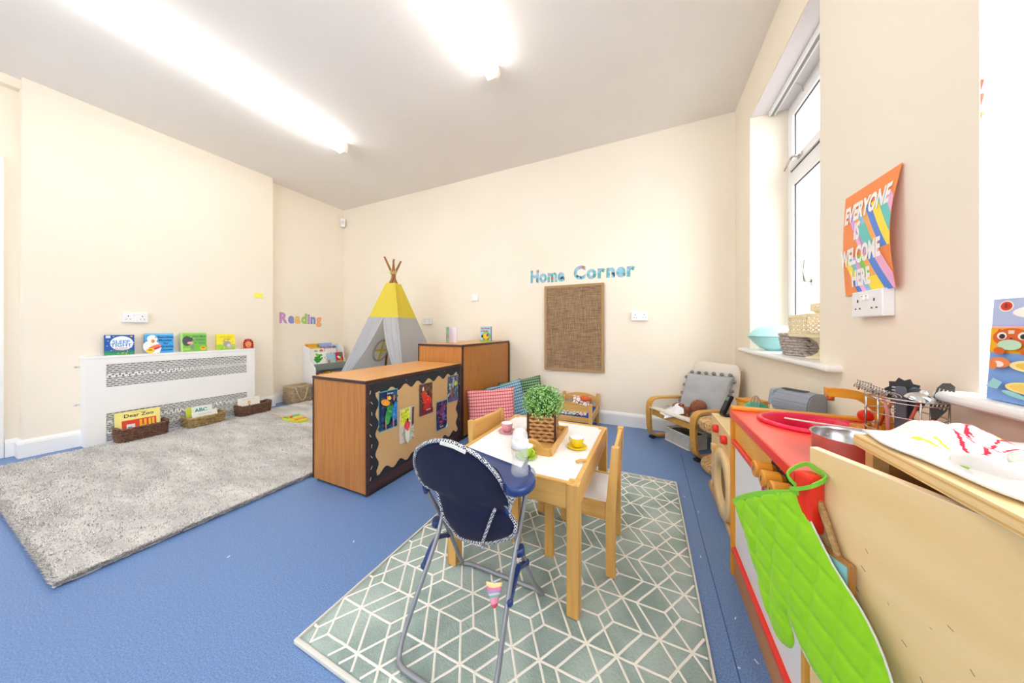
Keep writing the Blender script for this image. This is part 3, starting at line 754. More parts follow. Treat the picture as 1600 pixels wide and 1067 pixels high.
wall_letters('Reading', cl, (2.20, 1.045), (2.755, 1.04), .185, Mw, 'letters of the word Reading on the left wall', lambda i, ch: '%s cut-out letter %s of the word Reading on the wall' % (nm[i], ch), [M('glitter_'+c[1:].lower(), c, .5, col2='#E8DCE8', scale=(300, 300, 300), lo=.5, hi=.8) for c in cl], .05)
mos = []
for k in range(3):
    def bld(nt, co, k=k):
        v = nt.nodes.new('ShaderNodeTexVoronoi'); v.inputs['Scale'].default_value = 38; nt.links.new(co, v.inputs['Vector'])
        cr = nt.nodes.new('ShaderNodeValToRGB'); cr.color_ramp.interpolation = 'CONSTANT'; e = cr.color_ramp.elements
        e[0].color = lin('#8FC4D6'); e[1].position = .34; e[1].color = lin('#5FB0B4')
        for p_, c_ in ((.52, '#9DB6D0'), (.66, '#A99CC0'), (.78, '#3E9C80'), (.88, '#2D3F66'), (.94, '#B07048')): x = e.new(p_); x.color = lin(c_)
        s_ = sep(nt, v.outputs['Color']); nt.links.new(s_[k], cr.inputs[0]); return cr.outputs[0], None
    mos.append(math_mat('mosaic_print_%d' % k, bld, .5))
Mb = Tr(0, YB-.0012, 0) @ FRONT
ordn = {0: 'mosaic-patterned capital H starting the words Home Corner', 1: 'mosaic-patterned letter o between the H and m of Home', 2: 'mosaic-patterned letter m of Home', 3: 'mosaic-patterned letter e ending the word Home',
        5: 'mosaic-patterned capital C of Corner', 6: 'mosaic-patterned letter o of Corner', 7: 'mosaic-patterned letter r in the middle of Corner', 8: 'mosaic-patterned letter n of Corner', 9: 'mosaic-patterned letter e of Corner', 10: 'mosaic-patterned letter r ending the word Corner'}
wall_letters('Home', None, (-1.19, 1.487), (-.79, 1.482), .186, Mb, 'letters of the words Home Corner on the back wall', lambda i, ch: ordn[i], mos, .05)
wall_letters('Corner', None, (-.70, 1.492), (-.085, 1.485), .186, Mb, 'letters of the words Home Corner on the back wall', lambda i, ch: ordn[i+5], mos, .05)

# ================================================================ hessian board on the back wall
def hess(nt, co):
    s = sep(nt, co)
    def nz(sc):
        mp = nt.nodes.new('ShaderNodeMapping'); mp.inputs['Scale'].default_value = sc; nt.links.new(co, mp.inputs[0])
        n = nt.nodes.new('ShaderNodeTexNoise'); n.inputs['Scale'].default_value = 1; n.inputs['Detail'].default_value = 2; nt.links.new(mp.outputs[0], n.inputs['Vector']); return n.outputs['Fac']
    k = mth(nt, 'ADD', mth(nt, 'MULTIPLY', nz((12, 12, 330)), .5), mth(nt, 'MULTIPLY', nz((330, 12, 12)), .5))
    r = nt.nodes.new('ShaderNodeMapRange'); r.inputs[1].default_value = .38; r.inputs[2].default_value = .62; nt.links.new(k, r.inputs[0])
    return mixc(nt, r.outputs[0], '#6E543C', '#AE9170'), k
hessian = math_mat('hessian', hess, .95, (.5, .003))
t = T('notice_board', 'tall hessian-covered board under the words Home Corner', 'notice board', (-.70, YB, .975))
b = MB(); b.box((-.315, -.03, -.46), (.315, -.002, .455), hessian, bev=.012)
b.grid(lambda u, v: (-.29+.58*u, -.0312-.0016*noise.noise(Vector((u*4, v*7, 0))), -.435+.87*v), 10, 16, hessian); np_ = b.build('panel', t)
b = MB(); hem = M('hessian_hem', '#B08E62', .95, bump=.4, bscale=200)
for (a0, a1, c0, c1) in ((-.315, -.29, -.46, .455), (.29, .315, -.46, .455), (-.29, .29, .43, .455), (-.29, .29, -.46, -.435)): b.box((a0, -.0335, c0), (a1, -.03, c1), hem, bev=.0015)
b.build('hem', np_)
# ================================================================ two teak-look cabinets
teak = wood('teak_laminate', '#AB6C2E', '#BE7F3E', 2, .35, 1.6)
teak_top = wood('teak_top', '#D2924A', '#DEA25C', 1, .3, .6)
edge_dk = wood('dark_edging', '#3A2422', '#4A302C', 1, .4)
kraft = M('kraft_paper', '#C7A06C', .8, col2='#CFAA78', scale=(3, 3, 3), bump=.1, bscale=30, bdist=.004)
black_card = M('black_corrugated_card', '#26282C', .8, bump=.3, bscale=(2, 2, 500))
def cabinet(lab, x0, y0, w, L, h, name='storage_cabinet'):
    t = T(name, lab, 'cabinet', (x0, y0, 0))
    b = MB(); b.box((.02, .02, 0), (w-.01, L-.02, .02), P('#2A1C18')); b.build('plinth', t)
    b = MB()
    b.box((.012, .004, .018), (w-.006, .022, h-.02), teak); b.box((.012, L-.022, .018), (w-.006, L-.004, h-.02), teak); b.box((.012, .022, .018), (.03, L-.022, h-.02), teak)
    b.box((w-.03, .022, .018), (w-.012, L-.022, h-.02), teak); b.build('carcass', t)
    b = MB(); b.box((.002, .0, .018), (.012, .02, h-.02), edge_dk); b.box((.002, L-.02, .018), (.012, L, h-.02), edge_dk)
    b.box((w-.008, 0, .01), (w, .022, h-.02), edge_dk); b.box((w-.008, L-.022, .01), (w, L, h-.02), edge_dk); b.build('corner_edging', t)
    b = MB(); b.box((0.004, -.004, h-.018), (w-.004, L-.004, h-.0005), edge_dk, bev=.002); b.box((.007, -.001, h-.002), (w-.007, L-.007, h), teak_top); b.build('top', t)
    return t
c1 = cabinet('low wooden storage cabinet with a photo display on its long side', -1.925, 1.155, .49, .935, .665)
c2 = cabinet('tall wooden storage cabinet against the back wall', -1.935, 2.11, .495, .965, .824)
# display on the side of the low cabinet (its face at x = w)
w = .49; L = .935; h = .665
b = MB(); b.box((w-.010, .022, .02), (w-.004, L-.022, .085), edge_dk); b.build('kick_rail', c1)
b = MB(); b.box((w-.012, .022, .085), (w+.001, L-.022, h-.022), black_card); db_ = b.build('display_board', c1)
# the kraft paper with its scalloped outline
y0, y1, z0, z1 = .072, L-.072, .115, h-.078
o_ = []
def scal(p, q, n, amp, nx, ny):
    for k in range(n*8):
        u = k/(n*8); x = p[0]+(q[0]-p[0])*u; y = p[1]+(q[1]-p[1])*u; a_ = amp*.5*sin(2*pi*n*u+1.2)
        o_.append((x+nx*a_, y+ny*a_))
scal((y0, z0), (y1, z0), 7, .032, 0, -1); scal((y1, z0), (y1, z1), 4, .024, 1, 0); scal((y1, z1), (y0, z1), 7, .032, 0, 1); scal((y0, z1), (y0, z0), 4, .024, -1, 0)
b = MB(); b.prism(o_, .0012, kraft, Tr(w+.001, 0, 0) @ Rz(Y90) @ FRONT); b.build('kraft_backing', db_)
b = MB(); stp = P('#E8E4DA', .3)
for k in range(9): b.boxc((w+.0016, .03+q.uniform(-.006, .006), .1+k*.062), (.001, .002, .02), stp, Rx(q.uniform(-.7, .7)))
for y, z in ((.3, h-.04), (.55, .3), (.42, .16), (.7, h-.035), (.9, .2), (.9, .35), (.9, .5)): b.boxc((w+.0022, y, z), (.001, .005, .003), stp)
b.build('staples', db_)
def photo(lab, ya, yb, za, zb, rim, art, curl=.004, roll=0):
    W_ = yb-ya; H_ = zb-za; b = MB()
    b.box((0, -.0004, 0), (W_, 0, H_), P(rim, .25)); art(Art(b, W_*.94, H_*.95, Tr(W_*.03, -.0005, H_*.025) @ FRONT, .00012))
    b.slice(2, [H_*k/6 for k in range(1, 6)]); b.slice(0, [W_*k/4 for k in range(1, 4)])
    b.warp(lambda c: Vector((c.x, c.y-.0008-curl*(c.z/H_-.5)**2*2-curl*.7*(c.x/W_)**2, c.z)))
    o = b.build('laminated_photo', label=lab, cat='photo', group='laminated photos on the cabinet display')
    o.matrix_world = Tr(-1.925+w+.0024, 1.155+ya, za) @ Rz(Y90) @ Ry(roll)
def ph1(a):
    a.rect(0, 0, 1, 1, '#16284E'); a.blobs(22, ['#1E3A66', '#24507A', '#2A3556', '#3A5A3A'], (0, 0, 1, 1), (.06, .12), 1); a.blobs(50, ['#2A4A7A', '#1A2240', '#4A6A8C', '#3A3A5E', '#6A5A3A'], (0, 0, 1, 1), (.015, .04), 11)
    a.ell(.3, .72, .26, .08, '#E8A43A', rot=-.4); a.ell(.5, .82, .12, .05, '#F2C64A', rot=-.5); a.blobs(5, ['#F4D27A', '#E87A2A'], (.1, .7, .6, .95), (.03, .05), 4)
    a.ell(.5, .42, .2, .24, '#2E8C4A', rot=-.35); a.blobs(10, ['#3EA85A', '#246E3C', '#55B868'], (.36, .25, .62, .6), (.02, .04), 12); a.ell(.38, .25, .13, .12, '#3E9C4A'); a.ell(.8, .42, .14, .27, '#2479C8', rot=-.15); a.blobs(8, ['#3A92DC', '#1C60A8', '#6AB4E8'], (.7, .22, .92, .62), (.02, .04), 13); a.ell(.58, .66, .06, .07, '#5A3A2A'); a.ell(.75, .8, .06, .08, '#B8705A')
    a.ell(.28, .15, .03, .14, '#C08A6A'); a.ell(.7, .12, .03, .12, '#C08A6A'); a.text('Harvest', .52, .93, .06, '#F2EEE4')
def ph2(a):
    a.rect(0, 0, 1, 1, '#CFC2B4'); a.rect(.08, .5, .75, 1, '#E3E33A'); a.blobs(14, ['#D2DC30', '#F0EE7A', '#B9C22E'], (.05, .5, .75, 1), (.05, .1), 3); a.blobs(26, ['#A9B42A', '#F4F29A', '#8C8A3A', '#E0D84A'], (.05, .5, .78, 1), (.012, .03), 14); a.blobs(20, ['#B5A698', '#DDD2C6', '#9A8C80', '#BFB8A0'], (0, 0, 1, .5), (.03, .06), 15); a.rect(.85, .45, .97, 1, '#4A3638')
    a.ell(.52, .22, .26, .24, '#A9BC98'); a.ell(.5, .24, .16, .3, '#D8D4CC'); a.ell(.5, .48, .19, .14, '#D42E5A'); a.ell(.52, .42, .1, .12, '#E84A3A'); a.ell(.52, .64, .06, .06, '#2A1E1C'); a.text('Alone', .55, .88, .05, '#F4F2E4')
def ph3(a):
    a.rect(0, 0, 1, 1, '#5A3A2A'); a.blobs(12, ['#6E4A30', '#3A2A24', '#7A5638'], (0, .4, 1, 1), (.06, .12), 5); a.blobs(24, ['#8A6440', '#3A2620', '#5E4436'], (0, .4, 1, 1), (.015, .04), 16); a.ell(.25, .83, .07, .09, '#E8CFC0'); a.ell(.35, .6, .2, .2, '#C8422E', rot=.3); a.ell(.6, .42, .32, .16, '#D8301E', rot=-.3); a.blobs(22, ['#F04A3A', '#A81E1A', '#F0B8A0', '#C8281E'], (.2, .2, .95, .7), (.015, .035), 17); a.ell(.5, .25, .3, .14, '#B82222'); a.rect(0, 0, 1, .16, '#6E1E28'); a.text('Carnival', .62, .12, .06, '#F2E4E0')
def ph4(a):
    a.rect(0, 0, 1, 1, '#2A2448'); a.blobs(24, ['#3E3A78', '#8A2A5A', '#C8384A', '#54407E', '#1E1C38', '#D25A6A'], (0, .1, 1, 1), (.06, .12), 6); a.blobs(40, ['#6A4A8C', '#A83A5A', '#2E2A5A', '#D86A7A', '#4A6AA8'], (0, .12, 1, 1), (.015, .04), 18); a.ell(.5, .72, .14, .12, '#7A3A6A'); a.ell(.62, .45, .14, .16, '#5A5AA8'); a.poly([(.75, 0), (1, 0), (1, .2)], '#9CCBEE'); a.text('Festival', .4, .08, .06, '#EDE8F2')
def ph5(a):
    a.rect(0, 0, 1, 1, '#4A5468'); a.blobs(18, ['#6A7A8C', '#343A4C', '#8C9AA6', '#B8C4CC', '#55604A'], (0, .2, 1, 1), (.05, .1), 7); a.blobs(36, ['#A8B4BC', '#2E3444', '#7A8A9C', '#D0D8DC', '#6A7A4A'], (0, .15, 1, 1), (.015, .04), 19); a.ell(.75, .68, .16, .1, '#B9C83A'); a.ell(.35, .35, .1, .22, '#8A5048'); a.ell(.5, .7, .08, .2, '#8CA4C0'); a.rect(0, 0, 1, .14, '#59527A'); a.text('Family', .5, .06, .06, '#EDE8F2')
photo('laminated photo of a green and a blue figure, leftmost on the cabinet display', .079, .22, .347, .587, '#4FA8B4', ph1)
photo('laminated photo of a figure in red before yellow foliage on the cabinet display', .237, .36, .222, .446, '#BCC4BE', ph2, .008)
photo('laminated photo of a seated figure in red on the cabinet display', .417, .554, .348, .575, '#7C8C8C', ph3, .004)
photo('laminated dark purple crowd photo, lower right on the cabinet display', .597, .721, .19, .41, '#5FA4AE', ph4, .010)
photo('laminated photo of standing grey figures, top right on the cabinet display', .732, .866, .37, .585, '#9FB4AE', ph5, .010)
# books on the tall cabinet
def a_brown(a): a.rect(0, 0, 1, 1, '#8FB59A'); a.ell(.3, .35, .14, .25, '#5F8C74'); a.ell(.65, .3, .12, .22, '#B8C4B4'); [a.ell(x, .42, .05, .14, '#9C5A5A') for x in (.2, .5, .8)]; a.rect(.05, .85, .95, .9, '#6FA088')
def open_book(lab, w_, h_, loc, rz, fan, col, art, inner='#EEEAF0'):
    t = T('board_book', lab, 'book', loc, rz, 'board books on the tall cabinet')
    for k, a_ in enumerate(fan):
        b = MB(); b.X = Rz(a_); b.box((0, -.0015, 0), (w_, .0015, h_), P(col if k in (0, len(fan)-1) else inner, .35))
        if k == 0: art(Art(b, w_, h_, Tr(0, -.0016, 0) @ FRONT))
        else: 
            a2 = Art(b, w_, h_, Tr(0, -.0016, 0) @ FRONT); a2.rect(0, 0, 1, 1, inner)
        b.build('cover' if k in (0, len(fan)-1) else 'page', t)
    return t
def a_bus(a):
    a.rect(0, 0, 1, 1, '#A9D6E8'); a.ell(.6, .35, .4, .3, '#6FB84A'); a.ell(.55, .35, .3, .2, '#F2C42E'); a.ell(.7, .42, .12, .1, '#5A6A9A'); a.ell(.2, .35, .1, .1, '#2A2A30'); a.ell(.35, .15, .08, .08, '#C83A2A'); a.ell(.75, .15, .08, .08, '#C83A2A'); a.rect(0, 0, 1, .1, '#7CC243')
    a.text('The Wheels', .5, .82, .13, '#A8242E', bold=.04); a.text('on the Bus', .42, .65, .13, '#A8242E', bold=.04)
open_book('white and green board book fanned open, left one on the tall cabinet', .11, .155, (-1.80, 2.36, .824), radians(-8), (radians(-30), radians(18), radians(26)), '#C9B8D0', a_brown)
open_book('blue board book with a yellow bus standing open, right one on the tall cabinet', .125, .165, (-1.66, 2.78, .824), radians(8), (radians(-4), radians(20), radians(40), radians(62)), '#8CC8E4', a_bus, '#5A8FC0')
# ================================================================ teepee
def canvas(name, c1, c2, k=420):
    m = M(name, c1, .95, col2=c2, scale=(k, k, k), lo=.4, hi=.6, bump=.35, bscale=(9, 9, 5), bdist=.02)
    nt = m.node_tree; b_ = nt.nodes['Principled BSDF']; tr = nt.nodes.new('ShaderNodeBsdfTranslucent'); tr.inputs['Color'].default_value = lin(c1)
    mx = nt.nodes.new('ShaderNodeMixShader'); mx.inputs[0].default_value = .38; nt.links.new(b_.outputs[0], mx.inputs[1]); nt.links.new(tr.outputs[0], mx.inputs[2]); nt.links.new(mx.outputs[0], nt.nodes['Material Output'].inputs[0])
    return m
yelc = canvas('yellow_canvas', '#F4E460', '#EEDC52'); grec = canvas('grey_canvas', '#CFD1D4', '#BFC1C5'); stick = wood('bark_sticks', '#8A5A34', '#A9733F', 2, .8)
apex = Vector((-2.60, 2.446, 1.578)); t = T('teepee', 'yellow and grey canvas play teepee in the back left corner', 'play tent', (-2.60, 2.446, 0))
base = [Vector((-2.97, 1.86, .02)), Vector((-2.01, 2.07, .0)), Vector((-2.23, 3.04, .0)), Vector((-3.19, 2.82, .0))]
o_ = Vector((-2.60, 2.446, 0))
def pole(k, z, inn=0):
    p = base[k].lerp(apex, z/apex.z); c = Vector((apex.x, apex.y, p.z)); return c + (p-c)*(1-inn) + (p-c).normalized()*.036 - o_
for k in range(4):
    d = (apex-base[k]).normalized(); off = Vector((cos(k*1.6), sin(k*1.6), 0))*.016
    b = MB(); b.tube([base[k]-o_-Vector((d.x, d.y, 0)).normalized()*-.012, apex-o_+off*.8, apex-o_+d*(.17+.02*(k % 3))+off], [.014, .013, .010], stick, 8); b.build('pole', t)
def face(k, k2, z0, z1, m, fold=.012, n=14):
    b = MB()
    def f(u, v):
        z = z0+(z1-z0)*v; p = pole(k, z).lerp(pole(k2, z), u); nrm = Vector((p.x, p.y, 0)).normalized()
        s_ = sin(pi*u); p = p + nrm*(-.03*s_*(1-v*.5) + fold*s_*noise.noise(Vector((u*3+k*7, z*4, k)))); return p
    b.grid(f, n, 14, m); return b
ZS_ = 1.085; ZT_ = 1.475
for k in range(4):
    face(k, (k+1) % 4, ZS_, ZT_, yelc).build('yellow_panel', t)
    if k: face(k, (k+1) % 4, .03, ZS_, grec, .02).build('grey_panel', t)
# front curtains with folds, drawn aside
for side in (0, 1):
    b = MB()
    def f(u, v, side=side):
        z = .03+(ZS_-.03)*v; A = pole(0, z); B = pole(1, z); nrm = Vector((.21, -.98, 0))
        if side == 0: e = .5*((z-.22)/(ZS_-.22))**1.05 if z > .22 else 0; e = max(e, .10); p = A.lerp(B, e*u)
        else: e = .5+.40*((ZS_-z)/(ZS_-.5)) if z > .5 else .90; e = min(e, .9); p = B.lerp(A, (1-e)*u)
        wv = .016*sin(u*2*pi*3)*(.4+.6*(1-v)) + .03*(1-v)*u
        return p + nrm*(wv+.004)
    b.grid(f, 30, 20, grec); b.build('curtain', t)
b = MB(); tie = P('#E6D98A', .9)
for z in (1.585, 1.60, 1.615): b.tube([(cos(a)*.034, sin(a)*.034, z+.004*sin(3*a)) for a in [2*pi*k/14 for k in range(14)]], .0035, tie, 5, closed=True)
b.tube([(-.03, -.02, 1.60), (-.09, -.05, 1.59), (-.12, -.05, 1.66)], .003, tie, 5); b.tube([(.03, -.02, 1.60), (.07, -.03, 1.585), (.10, -.03, 1.60)], .003, tie, 5)
b.build('tie_cord', t)
b = MB(); A = pole(0, .33); b.tube([A+Vector((.03*cos(a), .03*sin(a)-.01, .012*sin(a))) for a in [2*pi*k/12 for k in range(12)]], .007, tie, 6, closed=True)
b.tube([A+Vector((.02, -.04, 0)), A+Vector((.05, -.06, .03)), A+Vector((.02, -.07, .05))], .008, tie, 6); b.build('curtain_tie', t)
# round window on the rear panel
A = pole(3, .6); B = pole(0, .6); C_ = pole(0, 1.0); ex = (B-A).normalized(); en = ex.cross(C_-B).normalized(); ez = en.cross(ex)
# centre where the sight line through the opening meets the rear panel
og = Vector((0, 0, .96)); rd = Vector((-.8317, .7187, -.0724)); den = rd.dot(en); tt = (A+o_-og).dot(en)/den; wc = og+rd*tt-o_
if wc.dot(Vector((0, 0, 1))) < 0: wc.z = .6
R_ = Matrix((ex, ez, ex.cross(ez))).transposed().to_4x4(); Mx = Tr(*(wc - Vector((wc.x, wc.y, 0)).normalized()*.055)) @ R_
b = MB(); b.X = Mx; b.lathe([(0, 0), (.125, 0)], canvas('net_cloth', '#F8F2E0', '#F8F2E0'), 28); wn_ = b.build('window_net', t)
b = MB(); b.X = Mx; b.tube([(cos(2*pi*k/28)*.13, sin(2*pi*k/28)*.13, 0) for k in range(28)], .011, M('binding_grey', '#B2AFA8', .9), 6, closed=True); b.build('window_binding', wn_)
b = MB(); b.X = Mx; b.box((-.012, -.12, -.006), (.012, .12, .006), yelc); b.box((-.12, -.012, -.006), (.12, .012, .006), yelc); b.build('window_cross', wn_)

# ================================================================ cushions by the tall cabinet
def cushion(mb, w, h, th, m, n=26, pinch=.06, wr=.006, seed=0):
    for s_ in (1, -1):
        def f(u, v):
            x = 2*u-1; z = 2*v-1
            k = (max(0, 1-abs(x)**2.6)*max(0, 1-abs(z)**2.6))**.45
            px = x*(1-pinch*(1-z*z)*abs(x)**2); pz = z*(1-pinch*(1-x*x)*abs(z)**2)
            d = s_*th/2*k + wr*k*noise.noise(Vector((x*2.3+seed, z*2.3, s_*3)))
            return (px*w/2, d, h/2+pz*h/2)
        mb.grid(f, n, n, m, flip=(s_ > 0))
    bmesh.ops.remove_doubles(mb.bm, verts=mb.bm.verts, dist=1e-5); bmesh.ops.recalc_face_normals(mb.bm, faces=mb.bm.faces)
def cush(lab, w, h, th, m, loc, rz, tilt, roll, seed):
    b = MB(); cushion(b, w, h, th, m, seed=seed)
    b.build('scatter_cushion', loc=loc, rot=(Rz(rz) @ Rx(-tilt) @ Ry(roll)).to_euler(), label=lab, cat='cushion')
pinkw = waffle('pink_waffle', '#F2A8A8', '#BC4650', (48, 37), gap=.28); bluew = waffle('blue_waffle', '#95BDD0', '#3E6078', (48, 37), gap=.28); greenw = waffle('green_waffle', '#83AC82', '#24402E', (48, 37), gap=.32)
cush('pink waffle-weave cushion leaning against the tall cabinet', .42, .44, .13, pinkw, (-1.195, 2.22, .0), radians(27), .16, radians(-4), 1)
cush('blue waffle-weave cushion between the pink and green cushions', .36, .44, .11, bluew, (-1.12, 2.50, .02), radians(32), .22, radians(-14), 2)
cush('dark green waffle-weave cushion nearest the back wall', .46, .42, .12, greenw, (-1.12, 2.79, .03), radians(16), .25, radians(-12), 3)

# ================================================================ patterned rug
def rg(nt, co):
    mp = nt.nodes.new('ShaderNodeMapping'); mp.inputs['Scale'].default_value = (5, 5, 5); nt.links.new(co, mp.inputs[0])
    n = nt.nodes.new('ShaderNodeTexNoise'); n.inputs['Scale'].default_value = 1; n.inputs['Detail'].default_value = 5; n.inputs['Distortion'].default_value = .6; nt.links.new(mp.outputs[0], n.inputs['Vector'])
    m2 = nt.nodes.new('ShaderNodeMapping'); m2.inputs['Scale'].default_value = (160,)*3; nt.links.new(co, m2.inputs[0])
    n2 = nt.nodes.new('ShaderNodeTexNoise'); n2.inputs['Scale'].default_value = 1; nt.links.new(m2.outputs[0], n2.inputs['Vector'])
    r = nt.nodes.new('ShaderNodeMapRange'); r.inputs[1].default_value = .36; r.inputs[2].default_value = .66; nt.links.new(n.outputs['Fac'], r.inputs[0])
    k = mth(nt, 'ADD', mth(nt, 'MULTIPLY', r.outputs[0], .8), mth(nt, 'MULTIPLY', n2.outputs['Fac'], .25))
    return mixc(nt, k, '#839791', '#B2C2BC'), n2.outputs['Fac']
sage = math_mat('sage_pile', rg, .95, (.5, .006)); ivory = M('ivory_pile', '#F2EFE6', .95, bump=.4, bscale=300, bdist=.004)
GX0, GX1, GY0, GY1 = -.974, .17, .531, 2.068
b = MB(); zt = .011
def gf(u, v):
    x = GX0+(GX1-GX0)*u; y = GY0+(GY1-GY0)*v; e = min(u, 1-u, v, 1-v)
    return (x, y, (.001 if e < 1e-6 else zt + .0012*noise.noise(Vector((x*9, y*9, 2)))))
b.grid(gf, 60, 80, sage)
GP, GH = .402, .1026
def seg(p, q_):
    (x0, y0), (x1, y1) = p, q_
    # clip to the rug
    def ins(x, y): return GX0+.01 <= x <= GX1-.01 and GY0+.02 <= y <= GY1-.01
    t0, t1 = 0.0, 1.0; dx, dy = x1-x0, y1-y0
    for pp, qq in ((-dx, x0-GX0-.008), (dx, GX1-.008-x0), (-dy, y0-GY0-.016), (dy, GY1-.008-y0)):
        if abs(pp) < 1e-9:
            if qq < 0: return
            continue
        r = qq/pp
        if pp < 0: t0 = max(t0, r)
        else: t1 = min(t1, r)
    if t0 >= t1: return
    a = Vector((x0+dx*t0, y0+dy*t0)); c = Vector((x0+dx*t1, y0+dy*t1)); d = (c-a).normalized(); n_ = Vector((-d.y, d.x)); N = max(2, int((c-a).length/.03)); pv = None
    for i in range(N+1):
        p_ = a.lerp(c, i/N) + n_*.0018*noise.noise(Vector((a.x*40+i, a.y*40, i*.7))); w_ = .0036
        z_ = zt+.0022
        v_ = [b.v((p_.x+n_.x*w_, p_.y+n_.y*w_, z_-.0016)), b.v((p_.x, p_.y, z_+.001)), b.v((p_.x-n_.x*w_, p_.y-n_.y*w_, z_-.0016))]
        if pv: b.face([pv[0], v_[0], v_[1], pv[1]][::-1], ivory, True); b.face([pv[1], v_[1], v_[2], pv[2]][::-1], ivory, True)
        pv = v_
for r_ in range(-1, 16):
    y = GY0+.056+GH*r_; g0 = GX0+.05+(0 if r_ % 2 == 0 else GP/2)
    for i in range(-2, 5):
        g = g0+i*GP
        seg((g+.024, y), (g+GP-.024, y))
        for s_ in (1, -1):
            for (a_, c_) in ((.024, -.043), (.11, .043), (.158, .091), (.158, .225)):
                for up in (1,): seg((g+s_*a_, y), (g+s_*c_ if a_ != .158 or c_ != .225 else g+s_*.225, y+GH))
hemm = P('#D9D8D0', .9)
b.box((GX0-.002, GY0-.001, .0), (GX1+.002, GY0+.012, .0135), hemm, bev=.003); b.box((GX0-.002, GY0, .0), (GX0+.004, GY1, .0125), hemm); b.box((GX1-.004, GY0, .0), (GX1+.002, GY1, .0125), hemm); b.box((GX0, GY1-.005, .0), (GX1, GY1+.002, .0125), hemm)
b.boxc((.03, GY1+.006, .006), (.05, .022, .002), P('#F0EFEB', .8))
b.build('patterned_rug', label='sage green rug with ivory geometric lines under the little table', cat='rug')
RZ = .0135

# ================================================================ children's table and two chairs
pine = wood('pine', '#DDB169', '#C79449', 2, .4, 1, .3, .75); pine_h = wood('pine_along', '#DDB169', '#C79449', 0, .4, 1, .3, .75); pine_y = wood('pine_across', '#DDB169', '#C79449', 1, .4, 1, .3, .75)
white_board = M('white_hardboard', '#F1EFEE', .3)
t = T('childrens_table', "low pine children's table with a white top on the patterned rug", 'table', (-.455, 1.275, RZ), radians(-1.5))
TW, TL_, TH_ = .53, .64, .437
for sx in (-1, 1):
    for sy in (-1, 1):
        b = MB(); x = sx*(TW/2-.02); y = sy*(TL_/2-.0225); b.box((x-.02, y-.0225, 0), (x+.02, y+.0225, TH_-.001), pine, bev=.002); b.build('leg', t)
for sy in (-1, 1):
    b = MB(); b.box((-TW/2+.04, sy*(TL_/2-.012)-.009, TH_-.085), (TW/2-.04, sy*(TL_/2-.012)+.009, TH_), pine_h, bev=.002); b.build('apron', t)
for sx in (-1, 1):
    b = MB(); b.box((sx*(TW/2-.012)-.009, -TL_/2+.045, TH_-.085), (sx*(TW/2-.012)+.009, TL_/2-.045, TH_), pine_y, bev=.002); b.build('apron', t)
b = MB(); b.box((-TW/2+.021, -TL_/2+.021, TH_-.010), (TW/2-.021, TL_/2-.021, TH_-.004), white_board); b.build('table_top', t)
TZ = RZ+TH_-.004
def chair(lab, loc, rz):
    t = T('childrens_chair', lab, 'chair', loc, rz, group="pine chairs at the children's table"); w = .28; d = .28; h = .495
    for sx in (-1, 1):
        x = sx*(w/2-.013)
        b = MB(); b.box((x-.013, d/2-.036, 0), (x+.013, d/2, .26), pine, bev=.002); b.prism([(d/2-.036, .26), (d/2, .26), (d/2+.012, h), (d/2-.014, h)], .026, pine, Tr(x-.013, 0, 0) @ Matrix(((0, 0, 1, 0), (1, 0, 0, 0), (0, 1, 0, 0), (0, 0, 0, 1)))); b.build('rear_leg', t)
        b = MB(); b.box((x-.013, -d/2, 0), (x+.013, -d/2+.036, .272), pine, bev=.002); b.build('front_leg', t)
        b = MB(); b.box((x-.009, -d/2+.036, .212), (x+.009, d/2-.036, .272), pine_y, bev=.0015); b.build('side_rail', t)
    for y in (-d/2+.006, d/2-.03):
        b = MB(); b.box((-w/2+.026, y, .215), (w/2-.026, y+.016, .262), pine_h, bev=.0015); b.build('cross_rail', t)
    b = MB(); b.box((-w/2+.022, -d/2+.012, .264), (w/2-.022, d/2-.03, .270), white_board); b.build('seat', t)
    b = MB(); X = Tr(0, d/2-.008, .375) @ Rx(-.05); b.box((-w/2+.026, -.006, 0), (w/2-.026, .008, .115), pine_h, X, bev=.002); b.build('backrest', t)
    return t
chair('pine chair with white seat at the window side of the small table', (-.245, 1.305, RZ), radians(-90))
chair('pine chair tucked under the small table on the cabinet side', (-.63, 1.335, RZ), radians(90-8))

# ================================================================ things on the table
t = T('serving_tray', 'pale wooden tray with oval handles under the plant on the table', 'tray', (-.437, 1.285, TZ), radians(2))
b = MB(); b.box((-.085, -.15, 0), (.085, .15, .007), pine_y); b.build('base', t)
for sx in (-1, 1):
    b = MB(); b.box((sx*.085-.005, -.155, 0), (sx*.085+.005, .155, .03), pine_y, bev=.0015); b.build('side', t)
for sy in (-1, 1):
    b = MB(); po = [(-.08, 0), (.08, 0), (.08, .03)] + [(.045*cos(radians(a_)), .03+.03*sin(radians(a_))) for a_ in range(0, 181, 15)] + [(-.08, .03)]
    n_ = len(po); hole = [(.027*cos(radians(a_)), .036+.010*sin(radians(a_))) for a_ in range(0, 360, 20)]
    me_ = MB(); 
    vs = [me_.v((x, y, 0)) for x, y in po]; hs = [me_.v((x, y, 0)) for x, y in hole]
    es = [me_.bm.edges.new((vs[i], vs[(i+1) % n_])) for i in range(n_)] + [me_.bm.edges.new((hs[i], hs[(i+1) % len(hs)])) for i in range(len(hs))]
    bmesh.ops.triangle_fill(me_.bm, edges=es, use_beauty=True); me_.mi(pine_h); bmesh.ops.recalc_face_normals(me_.bm, faces=me_.bm.faces); me_.solidify(.009)
    mx = Tr(0, sy*.15-.004, 0) @ FRONT
    for v_ in me_.bm.verts: v_.co = mx @ v_.co
    me_.build('handle', t)
